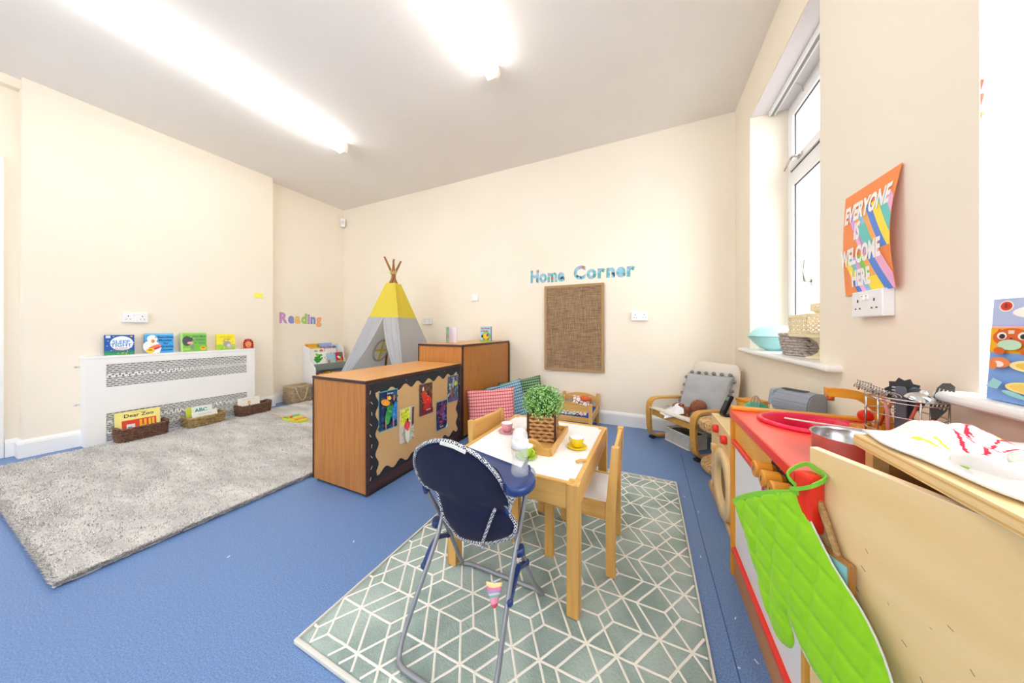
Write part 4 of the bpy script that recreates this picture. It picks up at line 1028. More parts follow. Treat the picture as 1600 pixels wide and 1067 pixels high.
t = T('potted_plant', 'round green artificial plant in a square woven pot on the tray', 'plant', (-.437, 1.30, TZ+.0075), radians(12))
b = MB(); rope = M('pot_rope', '#C79A66', .85, col2='#A87848', scale=(70, 70, 70))
b.box((-.057, -.057, 0), (.057, .057, .118), P('#7A4E2E', .8))
for s_ in range(4):
    b.X = Rz(s_*pi/2)
    for i in range(6):
        for j in range(7):
            x = -.046+.0184*i; z = .011+.0165*j
            sg = 1 if (i+j) % 2 else -1
            b.boxc((x, -.060-.002*((i+j) % 2), z), (.022, .006, .0105), rope, Ry(sg*.28), bev=.002)
b.X = I4(); b.build('woven_pot', t)
b = MB()
for s_ in range(4): 
    b.X = Rz(s_*pi/2); b.box((.055, -.066, 0), (.066, -.055, .128), P('#4A2A1C', .6), bev=.001)
b.X = I4(); b.build('corner_post', t)
b = MB(); gl = [M('leaf_a', '#62A048', .6), M('leaf_b', '#8DC264', .6), M('leaf_c', '#B9DB94', .6), M('leaf_d', '#3F7A32', .6)]
q = random.Random(11)
b.sph((0, 0, .168), (.072, .072, .058), P('#2E5A26', .9), 14)
for i in range(3600):
    z_ = q.uniform(-.75, 1); a_ = q.uniform(0, 2*pi); s_ = sqrt(max(0, 1-z_*z_)); d = Vector((s_*cos(a_), s_*sin(a_), z_)); r_ = q.uniform(.075, .102)*(1+.05*noise.noise(d*4)); p = Vector((0, 0, .162)) + Vector((d.x*r_, d.y*r_, d.z*r_*.82))
    e1 = d.orthogonal().normalized(); e1 = (Matrix.Rotation(q.uniform(0, 6.3), 3, d) @ e1); e2 = d.cross(e1)*.6+d*q.uniform(-.6, .9); L_ = q.uniform(.006, .010); w_ = L_*.36
    v_ = [b.v(p), b.v(p+e2*L_*.5+e1*w_), b.v(p+e2*L_), b.v(p+e2*L_*.5-e1*w_)]; b.face(v_, gl[3] if r_ < .08 else q.choice(gl[:3]))
b.build('foliage', t)
b = MB()
for i in range(160):
    z_ = q.uniform(-.4, 1); a_ = q.uniform(0, 2*pi); s_ = sqrt(1-z_*z_); b.tube([(s_*cos(a_)*.05, s_*sin(a_)*.05, .162+z_*.04), (s_*cos(a_)*.095, s_*sin(a_)*.095, .162+z_*.08)], .0007, gl[0], 3, caps=False)
b.build('stems', t)
def cup(lab, c, loc, rz):
    m = P(c, .15); t = T('toy_teacup', lab.replace('SAUCER', 'teacup'), 'cup', (loc[0], loc[1], loc[2]+.0065), rz, 'toy teacups on the table')
    b = MB(); b.lathe([(0, .003), (.014, .003), (.017, 0), (.018, .003), (.025, .016), (.0285, .036), (.0295, .0405)], m, 28); b.build('bowl', t)
    b = MB(); b.lathe([(.0295, .0405), (.027, .0405), (.0262, .036), (.023, .017), (.012, .008), (0, .008)], P('#F2F3F4', .15), 28); b.build('lining', t)
    b = MB(); b.tube([(.0265+.012*sin(a_)*1.1, 0, .022-.011*cos(a_)) for a_ in [pi*k/10 for k in range(11)]], .0028, m, 8); b.build('handle', t)
    s_ = MB(); s_.lathe([(0, .002), (.018, .002), (.020, 0), (.024, .002), (.036, .007), (.043, .0085), (.0432, .0095), (.036, .0095), (.022, .005), (0, .005)], m, 32)
    s_.build('toy_saucer', loc=loc, label=lab.replace('SAUCER', 'saucer under the toy teacup'), cat='saucer', group='toy saucers on the table')
cup('pink toy SAUCER on the cabinet side of the table', '#D9939F', (-.628, 1.31, TZ), radians(-60))
cup('lime green toy SAUCER on the table beside the baby bottle', '#A6C83C', (-.436, 1.085, TZ), radians(-15))
cup('yellow toy SAUCER near the window side of the table', '#E6C81E', (-.27, 1.262, TZ), radians(160))
b = MB(); b.tube([(-.02, 0, .004), (0, .004, .006), (.02, 0, .004)], .006, pine_h, 8)
b.build('wooden_peg', loc=(-.225, 1.125, TZ+.004), rot=(0, 0, radians(40)), label='small wooden peg lying on the table edge', cat='peg')

# ================================================================ doll's high chair
t = T('dolls_high_chair', "doll's high chair with navy fabric seat and grey tube legs", 'high chair', (-.50, .80, RZ))
O = Vector((-.50, .80, RZ)); rel = lambda p: Vector(p)-O
tubem = M('grey_tube', '#8F9299', .35, metal=.4); navy = M('navy_fabric', '#0B1130', .95, col2='#10183A', scale=(14, 14, 14), bump=.3, bscale=700, bdist=.0015, sheen=.04)
navyp = M('navy_plastic', '#243B73', .3); trim = checks('check_binding', '#D8D9DE', '#1A2236', 230)
def smooth(pts, n=4):
    P_ = [Vector(p) for p in pts]; o = []
    for i in range(len(P_)-1):
        p0 = P_[max(0, i-1)]; p1 = P_[i]; p2 = P_[i+1]; p3 = P_[min(len(P_)-1, i+2)]
        for k in range(n):
            u = k/n; o.append(.5*((2*p1)+(p2-p0)*u+(2*p0-5*p1+4*p2-p3)*u*u+(3*p1-p0-3*p2+p3)*u**3))
    o.append(P_[-1]); return o
zf = RZ+.009
for nm_, pts in (('leg_frame', [(-.338, .865, .50), (-.345, .845, .42), (-.35, .78, .29), (-.348, .705, .15), (-.345, .66, .07), (-.352, .625, .025), (-.375, .608, zf), (-.43, .605, zf), (-.56, .605, zf), (-.615, .608, zf), (-.642, .625, .025), (-.648, .655, .07), (-.64, .70, .15), (-.625, .78, .29), (-.635, .845, .42), (-.64, .865, .50)]),
                 ('leg_frame', [(-.366, .765, .435), (-.358, .79, .36), (-.35, .84, .26), (-.345, .93, .10), (-.335, .965, .05), (-.333, .985, .022), (-.36, .992, zf), (-.42, .992, zf), (-.58, .992, zf), (-.64, .99, zf), (-.668, .982, .022), (-.665, .965, .05), (-.652, .93, .10), (-.64, .84, .27), (-.65, .79, .365), (-.668, .762, .435)])):
    b = MB(); b.tube([rel(p) for p in smooth(pts)], .0075, tubem, 10); b.build(nm_, t)
for x, xi in ((-.345, 1), (-.648, -1)):
    b = MB(); b.tube([rel((x, .80, .31)), rel((x+xi*.004, .80, .29))], .016, navyp, 12)
    b.ribbon([rel((x, .735, .20)), rel((x, .77, .235)), rel((x, .80, .25)), rel((x, .86, .22))], .014, .012, navyp, side=(1, 0, 0)); b.sph(rel((x, .735, .20)), .012, navyp, 8); b.sph(rel((x, .86, .22)), .011, navyp, 8); b.build('hinge_arm', t)
    b = MB(); kx = -.366 if xi > 0 else -.667
    b.tube([rel((kx, .77, .415)), rel((kx, .765, .44)), rel((kx, .758, .47))], [.011, .013, .010], navyp, 12); b.build('hinge_cap', t)
# seat shell
def yb(z): return .755-(z-.45)*.55
rimp = [(-.655, .440), (-.671, .462), (-.667, .51), (-.648, .56), (-.611, .608), (-.549, .645), (-.486, .660), (-.439, .650), (-.397, .627), (-.363, .582), (-.348, .525), (-.345, .47), (-.36, .43)]
low = [(-.338, .40), (-.35, .365), (-.405, .32), (-.465, .296), (-.536, .288), (-.568, .305), (-.590, .352), (-.606, .395), (-.622, .432)]
ring = [Vector((x, yb(z), z)) for x, z in rimp] + [Vector((x, .765+.02*(1 if z < .35 else 0), z)) for x, z in low]
ring = smooth(ring+[ring[0]], 4)[:-1]; shell_cx = -.50
b = MB(); cen = Vector((-.50, .70, .46)); NR = 14
def bulge(p, k):     # k 0 centre .. 1 rim
    q_ = cen.lerp(p, k); y = yb(q_.z) if q_.z > .43 else yb(.43)+(.43-q_.z)*.12
    yr = q_.y; return Vector((q_.x, yr*k**4+(1-k**4)*(y+.0) - .028*(1-k*k) + .006*noise.noise(Vector((q_.x*9, q_.z*7, 1)))*(1-k**6), q_.z))
rings = [[b.v(rel(bulge(p, (i+1)/NR))) for p in ring] for i in range(NR)]; c_ = b.v(rel(bulge(cen, 0)))
n_ = len(ring)
for k in range(n_): b.face([c_, rings[0][k], rings[0][(k+1) % n_]], navy, True)
for i in range(NR-1):
    for k in range(n_): b.face([rings[i][k], rings[i+1][k], rings[i+1][(k+1) % n_], rings[i][(k+1) % n_]], navy, True)
b.solidify(.006); sh_ = b.build('seat_shell', t)
# seat sling with raised sides, seen past the shell
b = MB()
def sl(u, v):
    x = -.655+.31*u; s_ = (2*u-1); y = .775+.11*v; z = .33+.11*abs(s_)**3+.02*v*0; z += .035*v; return rel((x, y, z+.07*abs(s_)**4))
b.grid(sl, 20, 8, navy); b.solidify(.006); b.build('seat_sling', t)
b = MB(); b.tube([rel(p) + Vector((0, -.002, 0)) for p in ring], .0055, trim, 8, closed=True); b.build('check_trim', sh_)
b = MB(); b.tube([rel(p) for p in smooth([(-.385, .725, .455), (-.40, .728, .42), (-.42, .733, .37), (-.436, .740, .33), (-.440, .752, .308)])], .0045, trim, 8); b.build('check_strap', sh_)
b = MB(); pts = smooth([(-.372, .752, .452), (-.35, .79, .485), (-.337, .835, .508), (-.334, .865, .505), (-.338, .885, .47)]); b.tube([rel(p) for p in pts], .0165, trim, 10); b.build('arm_pad', t)
b = MB(); pts = smooth([(-.665, .752, .455), (-.655, .79, .48), (-.645, .84, .495), (-.642, .875, .47)]); b.tube([rel(p) for p in pts], .0165, trim, 10); b.build('arm_pad', t)
b = MB(); b.ribbon([rel((-.50, yb(.66)-.0105, .656)), rel((-.46, yb(.656)-.0105, .652)), rel((-.425, yb(.645)-.0105, .640))], .004, .008, P('#D9D6D0', .9), side=(0, 1, 0)); b.build('worn_label', t)
out = [(-.64, .862), (-.47, .816), (-.315, .774), (-.285, .762), (-.268, .735), (-.270, .695), (-.29, .668), (-.318, .668), (-.35, .705), (-.39, .742), (-.47, .768), (-.56, .79), (-.62, .762), (-.655, .762), (-.678, .79), (-.67, .845)]
so = smooth([(x, y, 0) for x, y in out+[out[0]]], 3)[:-1]
b = MB(); 
def ringz(s_, z): 
    cx, cy = -.47, .775
    return [b.v(rel((cx+(p.x-cx)*s_, cy+(p.y-cy)*(s_), z))) for p in so]
R1 = ringz(.94, .535); R2 = ringz(1, .541); R3 = ringz(1.0, .556); R4 = ringz(.97, .561); R5 = ringz(.93, .560); R6 = ringz(.90, .5565)
N_ = len(so)
for A_, B_ in ((R1, R2), (R2, R3), (R3, R4), (R4, R5), (R5, R6)):
    for k in range(N_): b.face([A_[k], A_[(k+1) % N_], B_[(k+1) % N_], B_[k]], navyp, True)
b.face(R1[::-1], navyp); b.face(R6, navyp); b.build('tray', t)
b = MB()
for x in (-.338, -.642): b.tube([rel((x, .862, .50)), rel((x+(.01 if x > -.5 else -.01), .83, .538))], .009, navyp, 8)
b.build('tray_bracket', t)
# baby bottle
clear = M('clear_plastic', '#E8EBEE', .08, alpha=.14)
t = T('baby_bottle', "clear toy baby bottle standing on the high chair's navy tray", 'bottle', (-.318, .745, .558))
b = MB(); b.lathe([(0, 0), (.022, 0), (.0245, .004), (.025, .012), (.022, .035), (.0225, .05), (.024, .062), (.024, .074), (.020, .079), (.0188, .079), (.0225, .072), (.021, .05), (.0205, .035), (.0235, .012), (0, .005)], clear, 28); b.build('body', t)
b = MB(); b.lathe([(.0225, .076), (.0245, .078), (.0245, .094), (.022, .098), (.010, .098), (.009, .09), (0, .09)], P('#E9EAEC', .3), 28); b.build('collar', t)
b = MB(); b.lathe([(.0225, .0985), (.022, .108), (.019, .118), (.012, .126), (0, .1285)], M('clear_lid', '#EEF0F3', .15, alpha=.36), 24); b.build('lid', t)
b = MB(); b.lathe([(.012, .099), (.008, .106), (.0055, .114), (0, .117)], P('#E6E0D4', .4), 16); b.build('teat', t)
# rainbow cloth hanging from the near frame
def sock_bld(nt, co):
    s = sep(nt, co); n = nt.nodes.new('ShaderNodeTexNoise'); n.inputs['Scale'].default_value = 26; nt.links.new(co, n.inputs['Vector'])
    v = mth(nt, 'ADD', mth(nt, 'MULTIPLY', s[2], 9.0), mth(nt, 'MULTIPLY', n.outputs['Fac'], .35)); cr = nt.nodes.new('ShaderNodeValToRGB'); cr.color_ramp.interpolation = 'CONSTANT'
    nt.links.new(mth(nt, 'ADD', v, .66), cr.inputs[0]); e = cr.color_ramp.elements; e[0].color = lin('#E8545E'); e[1].position = .3; e[1].color = lin('#F0A0B8')
    for p_, c2 in ((.42, '#8FD0BC'), (.5, '#E8E4E0'), (.58, '#C9A4D8'), (.68, '#F08CA8'), (.78, '#F4DC9C'), (.88, '#9CDCE0')): x = e.new(p_); x.color = lin(c2)
    return cr.outputs[0], None
b = MB()
def sk(u, v):
    w_ = .021*(1-v)**.6+.002; return ((2*u-1)*w_, -.004*cos(pi*(u-.5))-.003*sin(v*7), -.07*v)
b.grid(sk, 8, 12, math_mat('rainbow_cloth', sock_bld, .9)); b.solidify(.004)
b.build('rainbow_cloth', loc=(-.398, .745, .232), rot=(0, 0, radians(20)), label="small triangular rainbow cloth hanging under the high chair seat", cat='cloth')
# ================================================================ doll's bed
t = T('dolls_bed', "small pine doll's bed against the back wall behind the table", "doll's bed", (-.615, 2.83, 0), radians(0))
BWd, BLd = .375, .46
for y, hh in ((-BLd/2, .30), (BLd/2-.03, .305)):
    for x in (-BWd/2, BWd/2-.03):
        b = MB(); b.box((x, y, 0), (x+.03, y+.03, hh), pine, bev=.003); b.build('post', t)
    b = MB(); hz = hh-.075; po = [(-BWd/2+.03, hz)] + [(x_, hz) for x_ in (BWd/2-.03,)] + [(BWd/2-.03-(BWd-.06)*k/12, hh-.03+.03*sin(pi*k/12)) for k in range(13)]
    b.prism(po, .016, pine_h, Tr(0, y+.023, 0) @ FRONT); b.build('headboard' if y > 0 else 'footboard', t)
    b = MB(); b.box((-BWd/2+.03, y+.007, .13), (BWd/2-.03, y+.023, .175), pine_h, bev=.002); b.build('lower_board', t)
for x in (-BWd/2+.004, BWd/2-.02):
    b = MB(); b.box((x, -BLd/2+.03, .13), (x+.016, BLd/2-.03, .185), pine_y, bev=.002); b.build('side_rail', t)
b = MB(); b.box((-BWd/2+.02, -BLd/2+.03, .13), (BWd/2-.02, BLd/2-.03, .14), pine_y); b.build('slats', t)
b = MB(); b.box((-BWd/2+.024, -BLd/2+.034, .14), (BWd/2-.024, BLd/2-.034, .175), P('#2F5CA8', .9), bev=.01)
b.build('dolls_mattress', loc=(-.615, 2.83, 0.0005), label="blue mattress lying in the doll's bed", cat='mattress')
def scrib(nt, co):
    v = nt.nodes.new('ShaderNodeTexVoronoi'); v.feature = 'DISTANCE_TO_EDGE'; v.inputs['Scale'].default_value = 24; nt.links.new(co, v.inputs['Vector'])
    v2 = nt.nodes.new('ShaderNodeTexVoronoi'); v2.inputs['Scale'].default_value = 9; nt.links.new(co, v2.inputs['Vector'])
    k = mth(nt, 'LESS_THAN', v.outputs['Distance'], .07); cr = nt.nodes.new('ShaderNodeValToRGB'); cr.color_ramp.interpolation = 'CONSTANT'; e = cr.color_ramp.elements; e[0].color = lin('#C8404A'); e[1].position = .3; e[1].color = lin('#3A4A8C')
    for p_, c_ in ((.5, '#3E8C5A'), (.7, '#2A2A33'), (.85, '#B05A9C')): x = e.new(p_); x.color = lin(c_)
    nt.links.new(sep(nt, v2.outputs['Color'])[0], cr.inputs[0]); return mixc(nt, k, '#F3F2F0', cr.outputs[0]), None
scr = math_mat('scribble_print', scrib, .9)
b = MB(); b.grid(lambda u, v: (-.145+.26*u, -.15+.27*v, .186+.014*sin(pi*u)*sin(pi*v)+.006*noise.noise(Vector((u*5, v*5, 0)))), 16, 16, scr); b.solidify(.014)
b.build('dolls_quilt', loc=(-.615, 2.80, 0.004), rot=(0, 0, .06), label="white doll's quilt with coloured scribble print on the blue mattress", cat='quilt')
b = MB(); cushion(b, .18, .11, .05, scr, 14); b.build('dolls_pillow', loc=(-.60, 2.955, .182), rot=(radians(-30), 0, 0), label="small patterned pillow at the wall end of the doll's bed", cat='pillow')
b = MB(); b.sph((0, 0, .03), (.045, .035, .03), M('orange_plush', '#E06A3C', 1)); b.sph((.05, .0, .03), (.02, .02, .02), M('orange_plush', '#E06A3C', 1), 8); b.build('plush_toy', loc=(-.56, 2.965, .232), label="small orange plush toy on the pillow of the doll's bed", cat='soft toy')

# ================================================================ child's armchair in the corner
birch = wood('bent_birch', '#D9A857', '#C89344', 1, .35, 1); canv = M('cream_canvas', '#E6DFD2', .95, bump=.2, bscale=500, bdist=.001)
AC = Vector((.171, 2.655, 0)); ARZ = radians(-52)
t = T('armchair', "child's bentwood armchair with cream cushion in the right back corner", 'armchair', AC, ARZ); t.scale = (1.13, 1.10, 1.0)
for sx in (-1, 1):
    x = sx*.208; b = MB()
    pts = smooth([(x, .385, .335), (x, .30, .345), (x, .16, .352), (x, .06, .352), (x, .018, .335), (x, -.002, .29), (x, -.004, .20), (x, .002, .10), (x, .018, .05), (x, .06, .026), (x, .12, .022), (x, .30, .024), (x, .345, .04), (x, .385, .12), (x, .40, .22)], 5)
    b.ribbon(pts, .045, .017, birch, side=(1, 0, 0)); b.build('side_frame', t)
    b = MB(); b.box((x-.02, .012, 0), (x+.02, .045, .02), P('#202226', .6), bev=.004); b.build('foot', t)
    b = MB(); b.ribbon(smooth([(sx*.178, .015, .245), (sx*.178, .15, .205), (sx*.178, .29, .165), (sx*.175, .34, .19), (sx*.172, .37, .28), (sx*.168, .41, .45), (sx*.165, .435, .635)], 4), .02, .016, birch, side=(1, 0, 0)); b.build('seat_frame', t)
b = MB(); b.box((-.187, .006, .215), (.187, .024, .262), birch, bev=.003); b.build('front_rail', t)
b = MB(); b.box((-.187, .36, .13), (.187, .376, .17), birch, bev=.003); b.box((-.165, .425, .60), (.165, .44, .64), birch, bev=.003); b.build('rear_rail', t)
def acprof(s_):   # along the cushion: seat front to back top
    P_ = [(-.012, .270), (.08, .243), (.18, .213), (.27, .188), (.325, .192), (.352, .26), (.378, .38), (.402, .52), (.42, .665)]
    f = s_*(len(P_)-1); i = min(int(f), len(P_)-2); u = f-i; return Vector(P_[i]).lerp(Vector(P_[i+1]), u)
sm_prof = smooth([(acprof(k/16).x, acprof(k/16).y, 0) for k in range(17)], 2)
b = MB()
def cshape(u, v, s_):
    p = sm_prof[min(len(sm_prof)-1, int(round(v*(len(sm_prof)-1))))]; i = min(len(sm_prof)-1, int(round(v*(len(sm_prof)-1)))); a_ = sm_prof[max(0, i-1)]; c_ = sm_prof[min(len(sm_prof)-1, i+1)]; d = (c_-a_).normalized(); n2 = Vector((-d.y, d.x, 0))
    x = (2*u-1); k = (max(0, 1-abs(x)**6)*max(0, 1-abs(2*v-1)**14))**.5; off = (.006+.016*k)*s_ if s_ > 0 else -.010*k
    hw = .19-.012*max(0, (v-.6)) - (.02*max(0, (v-.95)/.05)**2)
    return (x*hw, p.x+n2.x*off, p.y+n2.y*off+.008)
for s_ in (1, -1): b.grid(lambda u, v: cshape(u, v, s_), 14, len(sm_prof)-1, canv, flip=(s_ > 0))
bmesh.ops.recalc_face_normals(b.bm, faces=b.bm.faces); b.build('seat_cushion', t)
b = MB(); e_ = [Vector(cshape(0, v/32, -1)) for v in range(33)] ; e2 = [Vector(cshape(1, 1-v/32, -1)) for v in range(33)]; b.tube(e_+e2, .0042, canv, 6, closed=True); b.build('piping', t)
# grey cushion with pompoms
gcush = M('grey_cotton', '#B0B4B8', .95, bump=.25, bscale=(10, 10, 24), bdist=.012)
AM = Matrix.Translation(AC) @ Rz(ARZ) @ Matrix.Diagonal((1.13, 1.10, 1, 1))
AN = Matrix.Translation(AC) @ Rz(ARZ)
t = T('pompom_cushion', 'grey cushion edged with grey pompoms on the armchair', 'cushion'); t.matrix_world = AN @ Tr(.02, .262, .238) @ Rx(radians(-22)) @ Ry(radians(-4))
b = MB(); cushion(b, .42, .37, .11, gcush, 26, .05, .012, 9); b.build('cover', t)
pom = M('grey_pompom', '#8F9298', 1, bump=.8, bscale=150)
for k in range(6):
    b = MB(); b.sph((-.175+.07*k, 0, .378), .016, pom, 10); b.build('pompom', t)
for sx in (-1, 1):
    for k in range(5):
        b = MB(); b.sph((sx*.217, 0, .03+.075*k), .015, pom, 10); b.build('pompom', t)
# doll wrapped in a white cloth
t = T('baby_doll', 'brown baby doll with closed eyes lying in a white cloth on the armchair', 'doll'); 
dx_ = Vector((.93, .05, .33)).normalized(); dz_ = Vector((-.36, -.62, .66)); dz_ = (dz_-dx_*dz_.dot(dx_)).normalized(); dy_ = dz_.cross(dx_)
DMX = Matrix((dx_, dy_, dz_)).transposed().to_4x4(); t.matrix_world = Tr(.258, 2.722, .272) @ DMX @ Matrix.Diagonal((1.2, 1.2, 1.2, 1))
skin = M('doll_skin', '#94593F', .45, col2='#854D36', scale=(20, 20, 20)); 
# local: head towards +X, face up (+Z)
b = MB()
def head(u, v):
    a_ = u*2*pi; f = v*pi; d = Vector((cos(f), sin(f)*cos(a_), sin(f)*sin(a_)))   # x: crown; z: face
    r = Vector((.049, .041, .044)); p = Vector((d.x*r.x, d.y*r.y, d.z*r.z))
    if d.x > 0: p.y *= 1+.06*d.x; p.z *= 1.05
    def bump(cx, cy, rad, h_):
        k = max(0, 1-((p.x-cx)**2+(p.y-cy)**2)/rad**2)
        return h_*k*k if d.z > 0 else 0
    p.z += bump(-.006, 0, .010, .013) + bump(-.010, .005, .006, .003) + bump(-.010, -.005, .006, .003)   # nose
    p.z += bump(-.012, .021, .016, .006) + bump(-.012, -.021, .016, .006)                                 # cheeks
    p.z -= bump(.006, .015, .009, .006) + bump(.006, -.015, .009, .006)                                   # eye hollows
    p.z += bump(.006, .015, .006, .0055) + bump(.006, -.015, .006, .0055)                                 # lids
    p.z += bump(-.022, 0, .009, .005) + bump(-.034, 0, .012, .004) + bump(.018, 0, .022, .003)            # lips, chin, brow
    return p + Vector((.112, 0, .036))
b.grid(head, 48, 40, skin, cu=True); 
for sy in (-1, 1): b.sph((.108, sy*.042, .028), (.011, .005, .008), skin, 10)
b.tube([(.075, 0, .026), (.055, 0, .024), (.03, 0, .024)], [.017, .02, .034], skin, 12)
# shoulders and body, arms
b.sph((.005, 0, .022), (.055, .046, .026), skin, 14)
for sy in (-1, 1):
    b.tube(smooth([(.03, sy*.036, .026), (.012, sy*.056, .028), (-.012, sy*.05, .042), (-.024, sy*.034, .054)]), [.014]*5+[.012]*4+[.0095]*4, skin, 10)
    hc = Vector((-.027, sy*.028, .057)); b.sph(hc, (.010, .009, .006), skin, 10)
    for k in range(4): b.tube([hc+Vector((-.004+.004*k-.002, -sy*.006, .001)), hc+Vector((-.006+.004*k-.002, -sy*(.013+.002*(k in (1, 2))), -.001)), hc+Vector((-.006+.004*k-.002, -sy*(.016+.002*(k in (1, 2))), -.006))], [.0023, .0021, .0017], skin, 6)
    b.tube([hc+Vector((.007, 0, 0)), hc+Vector((.011, -sy*.006, .001)), hc+Vector((.010, -sy*.010, -.003))], [.0026, .0023, .0018], skin, 6)
b.build('body', t)
b = MB(); dkl = P('#3A1F16', .5)
for sy in (-1, 1): b.tube([(.1165-.002*cos((k-3)/3*1.3), sy*(.015+.0065*(k-3)/3), .0825-.0022*abs((k-3)/3)) for k in range(7)], .0014, dkl, 5)
b.build('eyelashes', t)
b = MB(); b.tube([(.0895, -.007, .0785), (.0885, 0, .0815), (.0895, .007, .0785)], [.0016, .0030, .0016], P('#8A3E3A', .4), 6); b.build('lips', t)
wcl = M('white_cloth', '#F0F0F4', .95, bump=.5, bscale=(30, 30, 30), bdist=.006)
b = MB()
def wrap(u, v):
    y = (2*u-1)*.068; x = .012-.125*v+.010*sin(u*9); base_ = .006; bod = .052*sqrt(max(0, 1-(y/.072)**2))*(1-.45*v) if abs(y) < .072 else 0
    return (x, y*(1-.15*v), base_+bod*(.65+.35*sin(pi*min(1, v*1.2+.25)))+.005*noise.noise(Vector((x*40, y*40, 2)))+.004)
b.grid(wrap, 32, 28, wcl); b.solidify(.004); sc_ = b.build('swaddling_cloth', t, loc=(0, 0, .012), rot=(radians(-26), 0, 0))
b = MB(); mk = P('#5A5A60', .9)
for px, py, rz_ in ((-.03, -.02, .4), (-.06, .01, -.3)): 
    b.X = Tr(px, py, .066-.15*abs(px+.03)) @ Rz(rz_); b.ribbon([(-.01, -.004, 0), (0, .004, .002), (.01, -.004, 0)], .003, .0012, mk, side=(0, 1, 0))
b.X = I4(); b.build('stitching', sc_)
# white plastic basket under the seat
t = T('storage_basket', 'white plastic lattice basket under the seat of the armchair', 'basket'); t.matrix_world = AN @ Tr(-.045, .195, 0)
pl = M('cream_plastic', '#EFEDE4', .4); b = MB(); w_, d_, h_ = .25, .17, .12
for s_, L_ in ((0, w_), (1, d_), (2, w_), (3, d_)):
    b.X = Rz(s_*pi/2); off = (d_ if s_ % 2 == 0 else w_)/2
    n_ = int(L_/.017)
    for k in range(-10, n_+1):
        for sg in (1, -1):
            x0 = -L_/2+k*.017 if sg > 0 else L_/2-k*.017; x1 = x0+sg*(h_-.02); z0_, z1_ = .01, h_-.01
            # clip to the panel
            def cl_(x0, z0_, x1, z1_):
                lo_, hi_ = -L_/2, L_/2
                for _ in range(2):
                    if x0 < lo_: z0_ += (lo_-x0)/(x1-x0)*(z1_-z0_); x0 = lo_
                    if x0 > hi_: z0_ += (hi_-x0)/(x1-x0)*(z1_-z0_); x0 = hi_
                    if x1 > hi_: z1_ = z0_+(hi_-x0)/(x1-x0)*(z1_-z0_); x1 = hi_
                    if x1 < lo_: z1_ = z0_+(lo_-x0)/(x1-x0)*(z1_-z0_); x1 = lo_
                return x0, z0_, x1, z1_
            if max(x0, x1) <= -L_/2+.001 or min(x0, x1) >= L_/2-.001: continue
            a0, b0, a1, b1 = cl_(x0, z0_, x1, z1_)
            if abs(a1-a0) < .004: continue
            b.ribbon([(a0, -off, b0), (a1, -off, b1)], .0048, .004, pl, side=(0, 1, 0))
b.X = I4()
for z in (.006, h_-.006): b.tube([(p[0], p[1], z) for p in rrect(w_+.006, d_+.006, .012, 3)], .006, pl, 6, closed=True)
b.box((-w_/2, -d_/2, .002), (w_/2, d_/2, .006), pl); b.build('lattice_body', t)
b = MB(); b.grid(lambda u, v: (-.115+.23*u, -.075+.15*v, .10+.02*noise.noise(Vector((u*4, v*4, 3)))+.012*sin(pi*u)), 12, 10, M('olive_cloth', '#6C664C', .95, col2='#45443A', scale=(20, 20, 20))); b.solidify(.01)
o = b.build('folded_cloth', label='olive brown cloth folded inside the white lattice basket', cat='cloth'); o.matrix_world = AN @ Tr(-.045, .195, .0)

# ================================================================ chipboard stool
def osb(nt, co):
    v = nt.nodes.new('ShaderNodeTexVoronoi'); v.inputs['Scale'].default_value = 55; mp = nt.nodes.new('ShaderNodeMapping'); mp.inputs['Scale'].default_value = (1, 2.2, 1.4); nt.links.new(co, mp.inputs[0]); nt.links.new(mp.outputs[0], v.inputs['Vector'])
    cr = nt.nodes.new('ShaderNodeValToRGB'); cr.color_ramp.interpolation = 'CONSTANT'; e = cr.color_ramp.elements; e[0].color = lin('#D2AE7A'); e[1].position = .3; e[1].color = lin('#C39A62')
    for p_, c_ in ((.5, '#DDBE90'), (.7, '#A97C48'), (.85, '#C8A26C')): x = e.new(p_); x.color = lin(c_)
    nt.links.new(sep(nt, v.outputs['Color'])[0], cr.inputs[0]); return cr.outputs[0], None
osbm = math_mat('pressed_chipboard', osb, .8)
b = MB(); b.lathe([(0, 0), (.13, 0), (.155, .01), (.165, .035), (.16, .06), (.12, .09), (.085, .13), (.07, .18), (.075, .23), (.10, .27), (.11, .283), (.165, .285), (.172, .29), (.172, .335), (.168, .34), (0, .34)], osbm, 40)
b.build('chipboard_stool', loc=(.505, 2.35, 0), label='hourglass-shaped pressed chipboard stool between armchair and toy washing machine', cat='stool')
# ================================================================ poster
def clip(pts, ax, lim, sgn):
    o = []
    for i in range(len(pts)):
        a, c = pts[i-1], pts[i]; ia = sgn*(a[ax]-lim) <= 0; ic = sgn*(c[ax]-lim) <= 0
        if ia != ic:
            u = (lim-a[ax])/(c[ax]-a[ax]); o.append(tuple(a[k]+(c[k]-a[k])*u for k in (0, 1)))
        if ic: o.append(c)
    return o
PW, PH = .272, .372; b = MB(); po_m = lambda c: P(c, .45)
b.box((0, -.0006, 0), (PW, 0, PH), po_m('#F78E45')); a = Art(b, PW, PH, Tr(0, -.0006, 0) @ FRONT, .00008)
def band(x0, x1, y0, y1, c, k=.62):
    s_ = (y0-y1)*k*PH/PW; p = [(x0, y0), (x1, y0), (x1+s_, y1), (x0+s_, y1)]
    for ax, l_, g in ((0, 1, 1), (0, 0, -1), (1, 0, -1), (1, 1, 1)):
        if p: p = clip(p, ax, l_, g)
    if len(p) > 2: a.poly(p, po_m(c))
